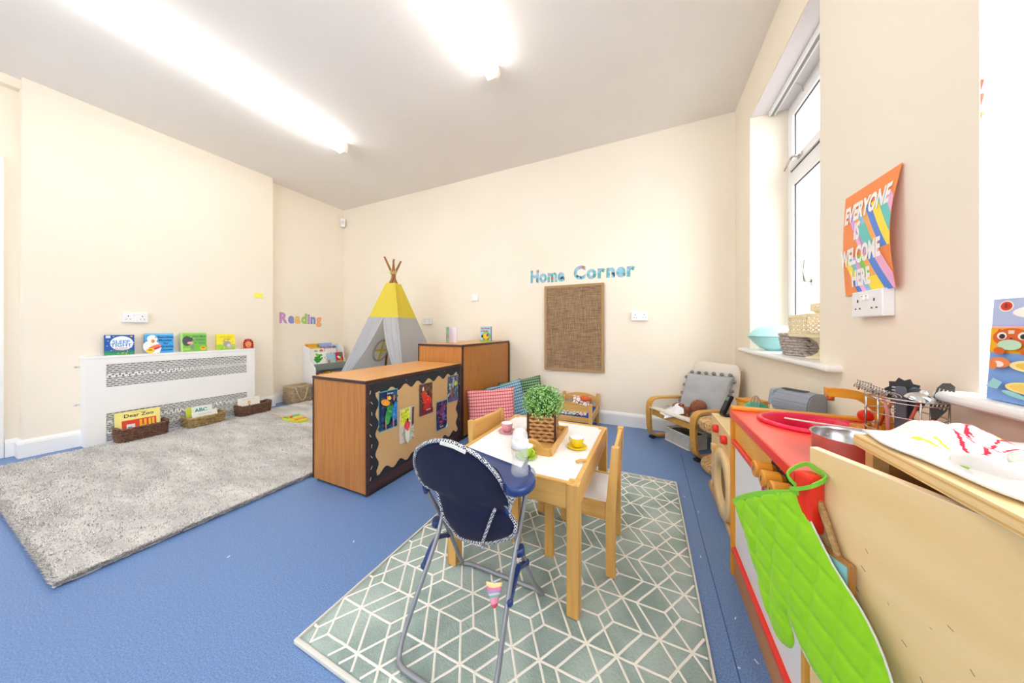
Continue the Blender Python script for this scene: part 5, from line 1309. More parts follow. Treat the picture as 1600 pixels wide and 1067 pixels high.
for x0_, x1_, c in ((.09, .20, '#D6A3DC'), (.20, .29, '#FBB363'), (.29, .37, '#8CC8E8'), (.37, .47, '#FBB363'), (.47, .58, '#4F86E0'), (.58, .71, '#FFE53B'), (.71, .84, '#63C9C3'), (.84, .95, '#F7B6DC')): band(x0_, x1_, .80, .36, c)
band(.25, .33, .60, .42, '#F7B6DC'); band(.33, .52, .64, .40, '#63C9C3')
for x0_, x1_, c in ((.03, .15, '#FFE53B'), (.15, .23, '#63C9C3'), (.23, .33, '#D6A3DC'), (.33, .43, '#7ED04A'), (.43, .53, '#FBB363'), (.53, .66, '#4F86E0'), (.66, .80, '#F7B6DC')): band(x0_, x1_, .36, .0, c)
for x0_, x1_, c in ((.20, .30, '#4F86E0'), (.30, .39, '#F7B6DC'), (.39, .49, '#8CC8E8'), (.49, .72, '#FFE53B')): band(x0_, x1_, .14, .0, c)
for s_, x, y, sz, sx in (('EVERYONE', .49, .725, .215, .62), ('IS', .35, .53, .215, .62), ('WELCOME', .40, .30, .215, .62), ('HERE', .40, .085, .205, .62)): a.text(s_, x, y, sz, po_m('#FAFAF7'), 'C', .045, .12, sx)
bmesh.ops.triangulate(b.bm, faces=[f for f in b.bm.faces if len(f.verts) > 4])
b.slice(2, [PH*k/14 for k in range(1, 14)]); b.slice(0, [PW*k/5 for k in range(1, 5)])
b.warp(lambda c: Vector((c.x, c.y-.002-.020*sin(pi*min(1, max(0, c.z/PH)))**1.0*(.35+.65*c.x/PW)-.012*(c.x/PW)*(1-c.z/PH), c.z)))
o = b.build('poster', label='colourful poster reading EVERYONE IS WELCOME HERE on the right wall', cat='poster'); o.location = (XR-.002, 1.549, 1.085); o.rotation_euler = (0, 0, radians(-90))

# ================================================================ toy washing machine
ply = M('birch_ply', '#EDD29E', .45, col2='#E5C68C', scale=(3, 3, 14), detail=5, lo=.3, hi=.7); ply_e = wood('ply_edge', '#E9C98E', '#C99A58', 1, .5)
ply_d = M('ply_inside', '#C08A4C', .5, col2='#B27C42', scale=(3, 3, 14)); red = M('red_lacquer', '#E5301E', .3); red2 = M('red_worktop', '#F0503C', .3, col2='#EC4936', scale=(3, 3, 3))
orw = wood('orange_wood', '#DE9A2E', '#CC8522', 0, .4); orw_z = wood('orange_wood_up', '#DE9A2E', '#CC8522', 2, .4); yw = M('yellow_ply', '#E3B04A', .4, col2='#D9A340', scale=(4, 4, 10))
t = T('toy_washing_machine', 'wooden toy washing machine with round door and two red knobs', 'toy appliance', (.365, 1.43, 0))
b = MB(); b.box((.012, 0, .03), (.325, .70, .449), ply, bev=.002); b.build('body', t)
b = MB(); b.box((0, .0, .03), (.0115, .70, .36), ply, bev=.001); b.box((0, 0, .366), (.0115, .70, .449), ply, bev=.001); b.build('front_panel', t)
b = MB(); b.box((-.015, 0, 0), (.33, .70, .03), ply_e, bev=.002); b.build('base_board', t)
for y in (.525, .34):
    b = MB(); b.tube([(0, y, .405), (-.012, y, .405), (-.026, y, .405)], [.021, .023, .019], red, 20); b.build('knob', t)
b = MB(); dc = (.345, .185)
b.X = Tr(0, dc[0], dc[1]) @ Ry(radians(-90)); b.lathe([(.105, .0), (.165, .0), (.168, .004), (.168, .02), (.163, .026), (.108, .026), (.104, .02), (.104, 0)], ply, 48); b.build('door', t)
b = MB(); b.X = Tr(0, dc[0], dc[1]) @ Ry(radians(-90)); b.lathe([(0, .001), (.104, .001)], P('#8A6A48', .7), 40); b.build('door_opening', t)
for y, z in ((dc[0]+.19, dc[1]+.11), (dc[0]+.19, dc[1]-.10)): 
    b = MB(); b.box((-.03, y-.02, z-.02), (0, y+.02, z+.02), ply_e, bev=.003); b.build('latch_block', t)
# things on top of it
t = T('toy_telephone', 'black toy telephone handset standing in its base on the toy washing machine', 'telephone', (.435, 2.085, .4495), radians(20))
bk = M('black_plastic', '#1E1F22', .3); b = MB(); b.box((-.03, -.03, 0), (.03, .03, .018), bk, bev=.006); b.build('base', t)
b = MB(); b.boxc((-.005, 0, .065), (.022, .034, .12), bk, Ry(radians(24)) , bev=.005); hd_ = b.build('handset', t)
b = MB(); b.X = Tr(-.005, 0, .065) @ Ry(radians(24)); [b.boxc((-.0112, -.009+.009*i, -.03+.012*j), (.0008, .006, .007), P('#5A5C60')) for i in range(3) for j in range(4)]; b.boxc((-.0112, 0, .035), (.0008, .026, .024), P('#7A8A86', .2)); b.build('keypad', hd_)
b = MB(); b.tube([(.03+.006*cos(k*.9), .0+.006*sin(k*.9), .006+.0004*k) if False else (.028+.0012*k, .02+.006*sin(k*.9), .008+.004*cos(k*.9)) for k in range(44)], .0018, bk, 5); b.build('cord', t)
t = T('wooden_toy_box', 'small yellow wooden toy box behind the black telephone', 'toy box', (.548, 2.075, .4495), radians(30))
b = MB(); b.box((-.05, -.05, 0), (.05, .05, .095), yw, bev=.003); b.build('body', t); b = MB(); b.box((-.054, -.054, .0955), (.054, .054, .11), orw, bev=.003); b.build('lid', t)
b = MB(); tg = M('teal_plastic', '#1FA888', .3); b.lathe([(.072, 0), (.074, .004), (.07, .05), (.052, .10), (.03, .122), (0, .128)], tg, 32); b.lathe([(.068, 0), (.066, .05), (.048, .096), (0, .122)], tg, 32)
b.build('toy_bowl', loc=(.53, 1.935, .4495), label='green toy bowl turned upside down on the toy washing machine', cat='bowl')
t = T('wire_whisk', 'thin wire whisk standing behind the sink beside the grey toy appliance', 'whisk', (.49, 1.80, .4495))
wire = M('wire_steel', '#A9A29A', .3, metal=.8); b = MB(); 
for k in range(4): a_ = k*pi/4; b.tube(smooth([(0, 0, .09), (.016*cos(a_), .016*sin(a_), .13), (.018*cos(a_), .018*sin(a_), .16), (0, 0, .185), (-.018*cos(a_), -.018*sin(a_), .16), (-.016*cos(a_), -.016*sin(a_), .13), (0, 0, .09)], 3), .0012, wire, 4, closed=True)
b.build('loops', t); b = MB(); b.cyl((0, 0, 0), (0, 0, .09), .006, wire, 8); b.build('handle', t)
t = T('toy_card', 'small black-edged toy card leaning beside the grey toy appliance', 'card', (.535, 1.76, .4495), radians(-50), rot=(radians(-10), 0, radians(-50)))
b = MB(); b.box((-.022, -.004, .0), (.022, .004, .17), P('#2C2B2E'), bev=.002); b.build('frame', t); b = MB(); b.box((-.018, -.0055, .006), (.018, -.004, .164), P('#D9CDA8', .3)); b.build('card', t)
t = T('toy_coffee_machine', 'grey toy kitchen appliance with beige base behind the play sink', 'toy appliance', (.598, 1.70, .4495), radians(-54)); t.scale = (.74, .9, 1.0)
gm = M('grey_toy_plastic', '#8A93A0', .3); lg = M('pale_grey_toy', '#A9B4C0', .4, col2='#8C9BA8', scale=(60, 60, 60))
b = MB(); b.box((-.07, -.05, 0), (.115, .05, .145), P('#C9B490', .6), bev=.004); b.box((-.035, -.052, .02), (-.01, -.05, .13), P('#5A4430')); b.box((.0, -.052, .02), (.05, -.05, .13), P('#8C6A44')); b.build('base', t)
b = MB(); pr = [(-.06, .0), (.06, 0), (.066, .05), (.055, .078), (.03, .092), (-.02, .096), (-.06, .09)]
b.X = Tr(0, 0, .145) ; b.prism([(y, z) for y, z in [(-.066, .012), (-.05, 0), (.055, 0), (.06, .06), (.05, .09), (-.01, .096), (-.05, .08), (-.064, .05)]], .19, gm, Tr(-.07, 0, 0) @ Matrix(((0, 0, 1, 0), (1, 0, 0, 0), (0, 1, 0, 0), (0, 0, 0, 1)))); bmesh.ops.bevel(b.bm, geom=list(b.bm.edges), offset=.006, segments=2, affect='EDGES'); b.build('body', t)
b = MB(); b.boxc((-.085, -.01, .20), (.028, .085, .075), lg, Ry(.2), bev=.008); b.build('end_panel', t)
b = MB(); b.box((-.05, -.02, .2405), (.07, .01, .2445), P('#4A4E55', .4), bev=.001); b.build('slot', t)

# ================================================================ play sink
SX, SY0, SY1, SZ = .315, .845, 1.413, .645
t = T('play_sink', "children's wooden play sink with red worktop along the right wall", 'play kitchen', (SX, SY0, 0)); SL = SY1-SY0; SD = .365
b = MB(); b.box((-.012, SL-.022, 0), (SD, SL, SZ+.012), orw_z, bev=.004); b.box((-.012, SL-.026, SZ+.0), (SD, SL+.003, SZ+.014), orw, bev=.004); b.build('side_panel', t)
b = MB(); b.box((0, 0, 0), (SD, .018, SZ-.03), yw); b.build('side_panel', t)
b = MB(); b.box((SD-.012, .018, .0), (SD, SL-.022, SZ-.03), yw); b.build('back_panel', t)
# worktop with the oval hole for the basin
bc = Vector((.175, .43)); ra, rb = .122, .105
b = MB(); N_ = 64; outer = []
def rectpt(a_):
    c, s_ = cos(a_), sin(a_); x0, x1, y0_, y1_ = -.012-bc.x, SD-bc.x, -.002-bc.y, SL-.022-bc.y
    k = min((x1/c if c > 1e-9 else (x0/c if c < -1e-9 else 1e9)), (y1_/s_ if s_ > 1e-9 else (y0_/s_ if s_ < -1e-9 else 1e9))); return (bc.x+c*k, bc.y+s_*k)
angs = sorted([2*pi*k/N_ for k in range(N_)] + [atan2(y, x) % (2*pi) for x in (-.012-bc.x, SD-bc.x) for y in (-.002-bc.y, SL-.022-bc.y)])
top_o = [b.v((*rectpt(a_), SZ)) for a_ in angs]; top_i = [b.v((bc.x+ra*cos(a_), bc.y+rb*sin(a_), SZ)) for a_ in angs]; bot_o = [b.v((*rectpt(a_), SZ-.022)) for a_ in angs]; bot_i = [b.v((bc.x+ra*cos(a_), bc.y+rb*sin(a_), SZ-.022)) for a_ in angs]
for k in range(len(angs)):
    j = (k+1) % len(angs); b.face([top_o[k], top_o[j], top_i[j], top_i[k]], red2); b.face([bot_o[k], bot_i[k], bot_i[j], bot_o[j]], red2); b.face([top_o[j], top_o[k], bot_o[k], bot_o[j]], red2); b.face([top_i[k], top_i[j], bot_i[j], bot_i[k]], red2)
bmesh.ops.recalc_face_normals(b.bm, faces=b.bm.faces); b.build('worktop', t)
b = MB(); b.box((-.018, 0, SZ-.026), (-.0125, SL-.022, SZ+.001), red, bev=.002); b.build('worktop_edging', t)
pinkp = M('pink_basin', '#E0244C', .2); b = MB()
b.lathe([(1.10, .001), (1.13, .006), (1.10, .012), (1.02, .013), (.96, .006), (.92, -.03), (.84, -.07), (.6, -.09), (0, -.092)], pinkp, 48, (bc.x, bc.y, SZ), ra, rb)
b.lathe([(0, -.096), (.62, -.095), (.88, -.073), (.965, -.03), (.99, -.005)], pinkp, 48, (bc.x, bc.y, SZ), ra, rb)
b.build('basin', t)
b = MB(); b.box((.0, .018, .532), (.014, SL-.022, SZ-.026), yw); b.build('fascia', t)
for k, y in enumerate((.148, .09, .032)):
    b = MB(); z = .582; b.tube([(0, y, z), (-.014, y, z), (-.046, y, z), (-.05, y, z)], [.012, .021, .0215, .0195], orw, 24, sm=False); kn_ = b.build('knob', t)
    b = MB(); b.tube([(-.0005, y+.002, z+.004), (-.004, y+.002, z+.004)], .0265, P('#3A2A22', .6), 24); b.box((-.0512, y-.001, z-.006), (-.05, y+.001, z+.006), P('#4A3A5A')); b.build('knob_ring', kn_)
b = MB(); b.box((-.012, .0, .515), (.006, SL-.022, .533), red, bev=.004); b.build('red_strip', t)
b = MB(); b.box((-.012, .0, .098), (.006, SL-.022, .115), red, bev=.004); b.build('red_strip', t)
for y0_, y1_ in ((.018, .266), (.268, SL-.022)):
    b = MB(); b.box((.0, y0_, .116), (.012, y1_, .514), M('white_door', '#E6E9EE', .35), bev=.001); dr_ = b.build('door', t)
b = MB(); b.box((-.003, .0, 0), (.014, SL-.022, .097), wood('plinth_wood', '#C08A58', '#B27E4C', 1, .5)); b.build('kickboard', t)
b = MB(); b.box((-.0035, .235, .455), (0, .25, .50), P('#C8407A')); b.box((-.0035, .215, .47), (0, .225, .50), P('#7A8CC8')); b.build('door_print', dr_)
# tap
b = MB(); pth = smooth([(.315, .385, .0), (.318, .385, .05), (.305, .388, .085), (.27, .392, .112), (.225, .395, .118), (.198, .397, .118)], 5); X = b.X; b.X = Tr(0, 0, SZ+.001)
b.ribbon(pth, .026, .026, orw, side=(0, 1, 0)); b.cyl((.208, .396, .108), (.208, .396, .092), .009, M('copper', '#B8683A', .3, metal=.6), 14)
bmesh.ops.bevel(b.bm, geom=[e for e in b.bm.edges if e.calc_length() > .02], offset=.003, segments=1, affect='EDGES'); b.X = X; b.build('tap', t)
b = MB(); b.box((.262, .33, SZ), (.345, .425, SZ+.022), orw, bev=.003); b.build('tap_block', t)
b = MB(); b.sph((.30, .425, SZ+.048), .0185, red, 20); b.cyl((.30, .41, SZ+.022), (.30, .42, SZ+.04), .006, orw, 10); b.build('tap_knob', t)
b = MB(); b.ribbon([(0, 0, .0), (.05, -.03, .002), (.17, -.12, .014)], .012, .0022, P('#E6D6D2', .35), side=(0, 0, 1) if False else (.5, .86, 0)); 
b.build('toy_knife', loc=(SX+bc.x-.062, SY0+bc.y+.012, SZ+.0135), label='white toy knife lying across the pink basin of the play sink', cat='knife')
# steel saucepan
steel = M('brushed_steel', '#C9CBCE', .22, metal=.95); t = T('saucepan', 'small steel saucepan on the red worktop behind the plywood panel', 'saucepan', (.450, .965, SZ+.0012))
b = MB(); b.lathe([(0, 0), (.068, 0), (.073, .004), (.074, .056), (.077, .059), (.0765, .0605), (.073, .059), (.0715, .055), (.0705, .006), (0, .004)], steel, 48); b.build('body', t)
b = MB(); b.tube([(-.02, .0705, .04), (-.02, .0695, .038)], .005, steel, 12); b.build('rivet', t)
b = MB(); b.tube([(.0, -.074, .045), (.01, -.10, .052), (.01, -.12, .055)], [.005, .006, .006], steel, 10); b.build('handle', t)

# ================================================================ second play unit with panel and shelf
t = T('play_counter', 'plywood play counter with open front and large hinged panel, nearest the camera', 'play kitchen', (.40, .42, 0)); CZ = .742
b = MB(); b.box((-.004, -.40, CZ-.024), (.285, .435, CZ), ply, bev=.001)
for k, c in enumerate(('#D8AE6A', '#EBD09A', '#D8AE6A')): b.box((-.0048, -.40, CZ-.021+.007*k), (-.004, .435, CZ-.018+.007*k), P(c, .5))
b.build('counter_top', t)
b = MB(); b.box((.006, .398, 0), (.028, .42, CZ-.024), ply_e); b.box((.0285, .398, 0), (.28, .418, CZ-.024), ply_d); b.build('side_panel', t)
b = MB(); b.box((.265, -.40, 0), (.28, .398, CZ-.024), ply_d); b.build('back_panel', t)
# front panel, swung out at its far end
pa = Vector((.316, .826, 0)); pb = Vector((.316+.408*.46, .826-.913*.46, 0)); d = (pb-pa).normalized(); ang = atan2(d.y, d.x)
b = MB(); b.X = Tr(pa.x-.40, pa.y-.42, 0) @ Rz(ang)
b.box((0, 0, .0), (.46, .016, .7085), ply); b.box((0, -.0002, .7086), (.46, .0162, .7105), P('#F3D9B2', .4))
mk = P('#8E8676', .8); q = random.Random(3)
for px_, pz_, L_ in ((.10, .565, .010), (.095, .53, .012), (.085, .485, .014), (.09, .46, .016), (.15, .455, .012), (.13, .50, .006), (.17, .42, .010), (.2, .53, .010), (.22, .49, .01), (.07, .44, .01), (.12, .42, .006), (.26, .46, .008), (.18, .51, .005), (.28, .50, .006)):
    a_ = q.uniform(-1.1, -.4); b.boxc((px_, -.00015, pz_), (L_*.7, .0003, L_*.12), mk, Ry(-a_))
b.build('hinged_panel', t)
PM = Tr(pa.x, pa.y, 0) @ Rz(ang)      # panel frame: x along, -y towards the room
b = MB(); b.box((0, -.034, 0), (.034, -.002, .118), red, bev=.006)
o = b.build('door_handle', t); o.matrix_parent_inverse = Tr(0, 0, 0); o.location = (0, 0, 0)
b_ = PM @ Tr(.0, 0, .545); o.matrix_basis = Tr(-.40, -.42, 0) @ b_
# light blue slate with rope hanging on the panel
t = T('rope_hung_board', 'pale blue board with wooden edge and rope loop hanging behind the oven glove', 'board'); t.matrix_world = PM @ Tr(.036, -.020, .46)
b = MB(); b.box((-.055, 0, -.09), (.055, .012, .07), wood('oak_edge', '#B98448', '#A8743C', 2, .5), bev=.001); b.build('frame', t)
b = MB(); b.box((-.052, -.0015, -.087), (.052, 0, .066), P('#8FC8CC', .4)); b.build('blue_face', t)
b = MB(); ropem = M('hemp_rope', '#C2A06A', .9, col2='#A88450', scale=(150, 150, 150), bump=.6, bscale=200); b.tube(smooth([(-.045, .004, .165), (-.02, .006, .168), (-.005, .008, .15), (.012, .008, .11), (.03, .008, .065), (.035, .008, .04)], 4), .006, ropem, 8); b.build('rope', t)
# ---- oven glove
g_u = Vector((.43717, -.68769, .57962)); g_v = Vector((.21017, -.54851, -.80930)); g_n = Vector((.87448, .47562, -.09526))
outl = [(0, 0), (.092, -.006), (.183, -.004), (.184, .02), (.185, .067), (.187, .117), (.192, .145), (.199, .176), (.201, .214), (.195, .254), (.182, .29), (.158, .318), (.128, .330), (.098, .322), (.073, .30), (.056, .275), (.050, .25), (.049, .225), (.0455, .205), (.044, .213), (.041, .232), (.034, .250), (.018, .262), (.002, .262), (-.012, .250), (-.018, .22), (-.017, .185), (-.009, .145), (-.004, .103), (-.001, .051)]
so = smooth([(x, y, 0) for x, y in outl+[outl[0]]], 2)[:-1]
lime = M('lime_quilted_cotton', '#8ACA0A', .75, bump=.15, bscale=500, bdist=.001, sheen=.2); lime2 = M('lime_binding', '#7CC23A', .8)
def inside_d(x, y):
    best = 1; 
    for i in range(len(so)):
        a_, c_ = so[i-1], so[i]; dx, dy = c_.x-a_.x, c_.y-a_.y; L2 = dx*dx+dy*dy
        u_ = max(0, min(1, ((x-a_.x)*dx+(y-a_.y)*dy)/L2)) if L2 else 0
        best = min(best, sqrt((x-a_.x-dx*u_)**2+(y-a_.y-dy*u_)**2))
    return best
t = T('oven_glove', 'lime green quilted oven glove hanging from the red handle', 'oven glove', (.211, .94, .507))
Gm = Matrix((g_u, g_v, g_n)).transposed().to_4x4()
for side in (-1, 1):
    b = MB(); vs = [b.v((p.x, p.y, 0)) for p in so]; f = b.face(vs, lime)
    b.slice(0, [-.03+.0034*k for k in range(72)]); b.slice(1, [-.01+.0034*k for k in range(102)])
    bmesh.ops.triangulate(b.bm, faces=[f for f in b.bm.faces if len(f.verts) > 4])
    def puff(c):
        e = inside_d(c.x, c.y); k = min(1, e/.022); k = sqrt(max(0, 1-(1-k)**2))
        p1 = (c.x*.80+c.y*.60)/.041; p2 = (c.x*.86-c.y*.50)/.041
        l1 = abs(p1-round(p1)); l2 = abs(p2-round(p2)); q_ = min(1, l1*5.5)*min(1, l2*5.5)
        z = k*(.004+.0062*q_**.5)+.0035*k*noise.noise(Vector((c.x*22, c.y*14, 0)))
        bend = -.010*sin(pi*min(1, max(0, c.x/.19)))
        return Vector((c.x, c.y, side*z*(1 if side < 0 else .6)+bend))
    b.warp(puff); b.warp(lambda c: (Gm @ c))
    for f in b.bm.faces: f.smooth = True
    bmesh.ops.recalc_face_normals(b.bm, faces=b.bm.faces); b.build('glove_back' if side > 0 else 'glove_front', t)
bz = lambda x: -.010*sin(pi*min(1, max(0, x/.19)))
b = MB(); b.tube([Gm @ Vector((p.x, p.y, bz(p.x))) for p in so if p.y > -.01 and p.x > .046 and p.y > .0], .0019, P('#D9DCD2', .9), 6); b.build('pale_seam', t)
b = MB(); b.X = Gm; 
pts = [(x/10*.184, -.006+.008*(abs(x/5-1)**2), bz(x/10*.184)) for x in range(11)]
b.ribbon(pts, .011, .013, lime2, side=(0, 0, 1)); bmesh.ops.bevel(b.bm, geom=list(b.bm.edges), offset=.002, segments=1, affect='EDGES'); b.build('cuff_binding', t)
TRw = Vector((.211, .94, .507)); hp = [Vector((.297, .803, .622)), PM @ Vector((-.008, -.040, .648)), PM @ Vector((-.004, -.006, .672)), PM @ Vector((.018, -.004, .670)), PM @ Vector((.040, -.008, .664)), PM @ Vector((.042, -.036, .650)), PM @ Vector((.020, -.040, .632)), PM @ Vector((.002, -.044, .622)), Vector((.296, .801, .615))]
b = MB(); b.ribbon(smooth([p-TRw for p in hp], 4), .009, .003, lime2, side=(0, 0, 1)); b.build('hanging_loop', t)
# white multi socket inside the counter
t = T('power_strip', 'white power socket strip hanging inside the plywood counter', 'power strip', (.645, .66, .655)); b = MB(); b.box((-.02, -.10, -.022), (.019, .12, .022), M('strip_white', '#E9E6DE', .4), bev=.005); b.build('body', t)
b = MB(); b.tube([(-.0205, .095, 0), (-.0215, .095, 0)], .015, P('#CFCBC2', .5), 18); b.tube([(-.0215, .095, 0), (-.022, .095, 0)], .006, P('#5A5854', .5), 12); b.build('outlet', t)

# ================================================================ tea towel
def towel(nt, co):
    s = sep(nt, co); n = nt.nodes.new('ShaderNodeTexNoise'); n.inputs['Scale'].default_value = 17; n.inputs['Detail'].default_value = 1; n.inputs['Distortion'].default_value = 1.2; nt.links.new(co, n.inputs['Vector'])
    n2 = nt.nodes.new('ShaderNodeTexNoise'); n2.inputs['Scale'].default_value = 5.5; nt.links.new(co, n2.inputs['Vector'])
    line = mth(nt, 'LESS_THAN', mth(nt, 'ABSOLUTE', mth(nt, 'SUBTRACT', n.outputs['Fac'], .5)), .022); zone = mth(nt, 'GREATER_THAN', n2.outputs['Fac'], .52)
    v = nt.nodes.new('ShaderNodeTexVoronoi'); v.inputs['Scale'].default_value = 9; nt.links.new(co, v.inputs['Vector'])
    blob = mth(nt, 'LESS_THAN', v.outputs['Distance'], .24); cr = nt.nodes.new('ShaderNodeValToRGB'); cr.color_ramp.interpolation = 'CONSTANT'; e = cr.color_ramp.elements; e[0].color = lin('#F2F1EE'); e[1].position = .55; e[1].color = lin('#8FCB2A')
    for p_, c_ in ((.68, '#F2F1EE'), (.8, '#EAD02E'), (.88, '#F2F1EE')): x = e.new(p_); x.color = lin(c_)
    nt.links.new(sep(nt, v.outputs['Color'])[1], cr.inputs[0]); base_ = mixc(nt, blob, '#F2F1EE', cr.outputs[0])
    f = nt.nodes.new('ShaderNodeTexNoise'); f.inputs['Scale'].default_value = 400; nt.links.new(co, f.inputs['Vector'])
    return mixc(nt, mth(nt, 'MULTIPLY', line, zone), base_, '#DC2A44'), f.outputs['Fac']
tw = math_mat('printed_tea_towel', towel, .95, (.35, .002)); plainw = M('plain_terry', '#EEECE8', .95, bump=.5, bscale=500, bdist=.002)
t = T('tea_towel', 'crumpled white tea towel with red and green print on the plywood counter', 'towel', (.40, .42, CZ))
b = MB()
def lay0(u, v):
    x = .004+.27*u; y = .06+.375*v; x0_ = .004+.05*max(0, .55-v)/.55+.006*sin(v*14); x = x0_+(.272-x0_)*u
    y += .018*sin(u*3)*(v > .9)
    return (x, y, .003+.006*abs(noise.noise(Vector((x*30, y*26, 1))))*min(1, u*6)+.002)
b.grid(lay0, 30, 50, plainw); b.solidify(.004); b.build('under_layer', t)
redp, grp, yep, tep, brp = P('#D8263F', .95), P('#86C51E', .95), P('#E8D23A', .95), P('#F3F1ED', .95), P('#C98A5A', .95)
qr = random.Random(21); RS = []
for _ in range(16):
    x_, y_ = qr.uniform(.06, .24), qr.uniform(.2, .44); a_ = qr.uniform(0, 6.3); pts_ = [(x_, y_)]
    for k_ in range(4): a_ += qr.uniform(.3, 1.1); x_ += .010*cos(a_); y_ += .015*sin(a_); pts_.append((x_, y_))
    RS.append((redp, .0026, pts_))
curves = RS + [(redp, .0035, [(.096, .389), (.088, .365), (.082, .343), (.076, .325), (.079, .312), (.095, .318), (.11, .347)]), (redp, .0035, [(.125, .40), (.115, .384), (.11, .365), (.12, .35), (.132, .362)]), (redp, .0035, [(.098, .436), (.092, .42), (.085, .405)]), (redp, .003, [(.108, .43), (.098, .415)]), (redp, .003, [(.15, .40), (.16, .385), (.175, .38)]), (grp, .004, [(.17, .41), (.19, .40), (.20, .385)]), (redp, .0030, [(.145, .335), (.15, .315), (.157, .30), (.148, .29)]), (redp, .003, [(.165, .325), (.178, .30), (.172, .285), (.16, .298)]), (redp, .0028, [(.055, .41), (.072, .40), (.082, .385), (.09, .39)]), (redp, .0028, [(.062, .39), (.07, .375), (.08, .37)]),
          (redp, .003, [(.115, .30), (.125, .285), (.118, .27), (.105, .275)]), (redp, .003, [(.13, .275), (.142, .262), (.15, .268)]), (redp, .0028, [(.185, .25), (.20, .235), (.215, .24)]),
          (yep, .0035, [(.035, .355), (.045, .335), (.05, .315)]), (yep, .003, [(.055, .345), (.058, .325)]), (brp, .004, [(.16, .375), (.175, .36), (.185, .34)]), (yep, .004, [(.15, .385), (.165, .37)]), (grp, .004, [(.20, .33), (.215, .31), (.225, .29)]), (grp, .005, [(.205, .20), (.22, .21), (.225, .19)])]
def pm(u, v):
    p = lay1(u, v); x, y = p[0], p[1]
    for m_, w_, pts in curves:
        for i_ in range(len(pts)-1):
            ax, ay = pts[i_]; cx, cy = pts[i_+1]; L2 = (cx-ax)**2+(cy-ay)**2; uu = max(0, min(1, ((x-ax)*(cx-ax)+(y-ay)*(cy-ay))/L2))
            if (x-ax-(cx-ax)*uu)**2+(y-ay-(cy-ay)*uu)**2 < (w_*.7)**2: return m_
    r_ = sqrt(((x-.045)/1.0)**2+((y-.235)/1.2)**2)
    if .020 < r_ < .036 and y > .232: return grp
    return tep
b = MB()
def lay1(u, v):
    y = .06+.385*v; x0_ = .018+.026*max(0, .9-v)+.010*sin(v*11+1); x = x0_+(.272-x0_)*u; e = max(0, 1-(2*u-1)**6); ey = max(0, 1-(max(0, v-.5)*2)**10)
    z = .008+e*ey*(.020+.016*sin(x*30-y*34)+.008*sin(x*75+y*40)*.6+.012*noise.noise(Vector((x*18, y*16, 4)))+.004*noise.noise(Vector((x*60, y*50, 2))))+.012*u*ey
    return (x, y, max(.008, z))
b.grid(lay1, 120, 150, pm); b.solidify(.004); b.build('printed_layer', t)
b = MB()
for (xx, zz, r_, n_) in ((.052, .020, .013, 7), (.082, .040, .011, 6)): b.tube(smooth([(xx+.006*sin(k), .05+.04*k, zz+.003*sin(k*1.7)-(.008 if k == n_-1 else 0)) for k in range(n_)], 4), r_, plainw, 12)
b.build('rolled_fold', t)

# ================================================================ utensil rack
RK = Vector((.61, 1.115, SZ)); chrome = M('chrome_wire', '#B9B4AE', .2, metal=.95)
t = T('utensil_rack', 'round chrome wire utensil rack on the worktop against the right wall', 'rack', RK)
b = MB(); ra2, rb2 = .062, .075
for z in (.004, .05, .095, .13, .139): b.tube([(ra2*cos(2*pi*k/32), rb2*sin(2*pi*k/32), z) for k in range(32)], .0018 if z != .139 else .0024, chrome, 6, closed=True)
for k in range(6): a_ = 2*pi*(k+.3)/6; b.tube([(ra2*cos(a_), rb2*sin(a_), 0), (ra2*cos(a_), rb2*sin(a_), .139)], .002, chrome, 6)
for a_ in (radians(-40), radians(140)):
    c, s_ = cos(a_), sin(a_); b.tube([(ra2*c, rb2*s_-.03, .139), (ra2*c*1.0, rb2*s_-.022, .165), (ra2*c, rb2*s_+.022, .165), (ra2*c, rb2*s_+.03, .139)], .002, chrome, 6)
b.box((-.003, -rb2, 0), (.003, rb2, .003), chrome); b.build('wire_frame', t)
def inrack(name, lab, cat, x, y, lean, rz): 
    t = T(name, lab, cat); t.matrix_world = Tr(RK.x+x, RK.y+y, SZ+.006) @ Rz(rz) @ Rx(lean); return t
nyl = M('black_nylon', '#2A2B2E', .35); camyaw = radians(-47)
t = inrack('pasta_server', 'black scalloped slotted spoon standing in the utensil rack', 'kitchen utensil', .0, .018, radians(-3), camyaw)
b = MB(); pl_ = [((.028+(.006 if k % 2 == 0 else -.001))*cos(2*pi*k/22+.1), (.036+(.0065 if k % 2 == 0 else -.001))*sin(2*pi*k/22+.1)) for k in range(22)]; b.prism(pl_, .003, nyl, Tr(.006, 0, .138) @ FRONT); b.build('head', t)
b = MB(); b.box((-.008, -.002, 0), (.008, .004, .125), nyl, bev=.001); b.build('handle', t)
t = inrack('serving_spoon', 'plain grey serving spoon standing in the utensil rack', 'kitchen utensil', .0, .0, radians(0), camyaw)
b = MB(); b.sph((.020, -.006, .132), (.016, .006, .030), M('dark_grey_nylon', '#3C4348', .2), 18); b.build('bowl', t); b = MB(); b.tube([(.008, 0, 0), (.012, -.004, .12)], .006, nyl, 8); b.build('handle', t)
t = inrack('grey_comb_utensil', 'grey flat utensil with ribbed edge standing in the utensil rack', 'kitchen utensil', -.012, -.012, radians(0), camyaw); t.scale = (.8, 1, .93)
gn = M('slate_nylon', '#62646E', .4); b = MB(); b.prism([(-.012, .0), (.012, 0), (.012, .165), (.008, .173), (-.008, .173), (-.012, .165)], .005, gn, FRONT); 
for k in range(9): b.box((-.016, -.007, .10+.0085*k), (-.009, .0, .103+.0085*k), P('#B8B8BE', .4))
b.build('blade', t)
t = inrack('slotted_turner', 'dark slotted turner leaning to the right in the utensil rack', 'kitchen utensil', .012, -.028, 0, camyaw)
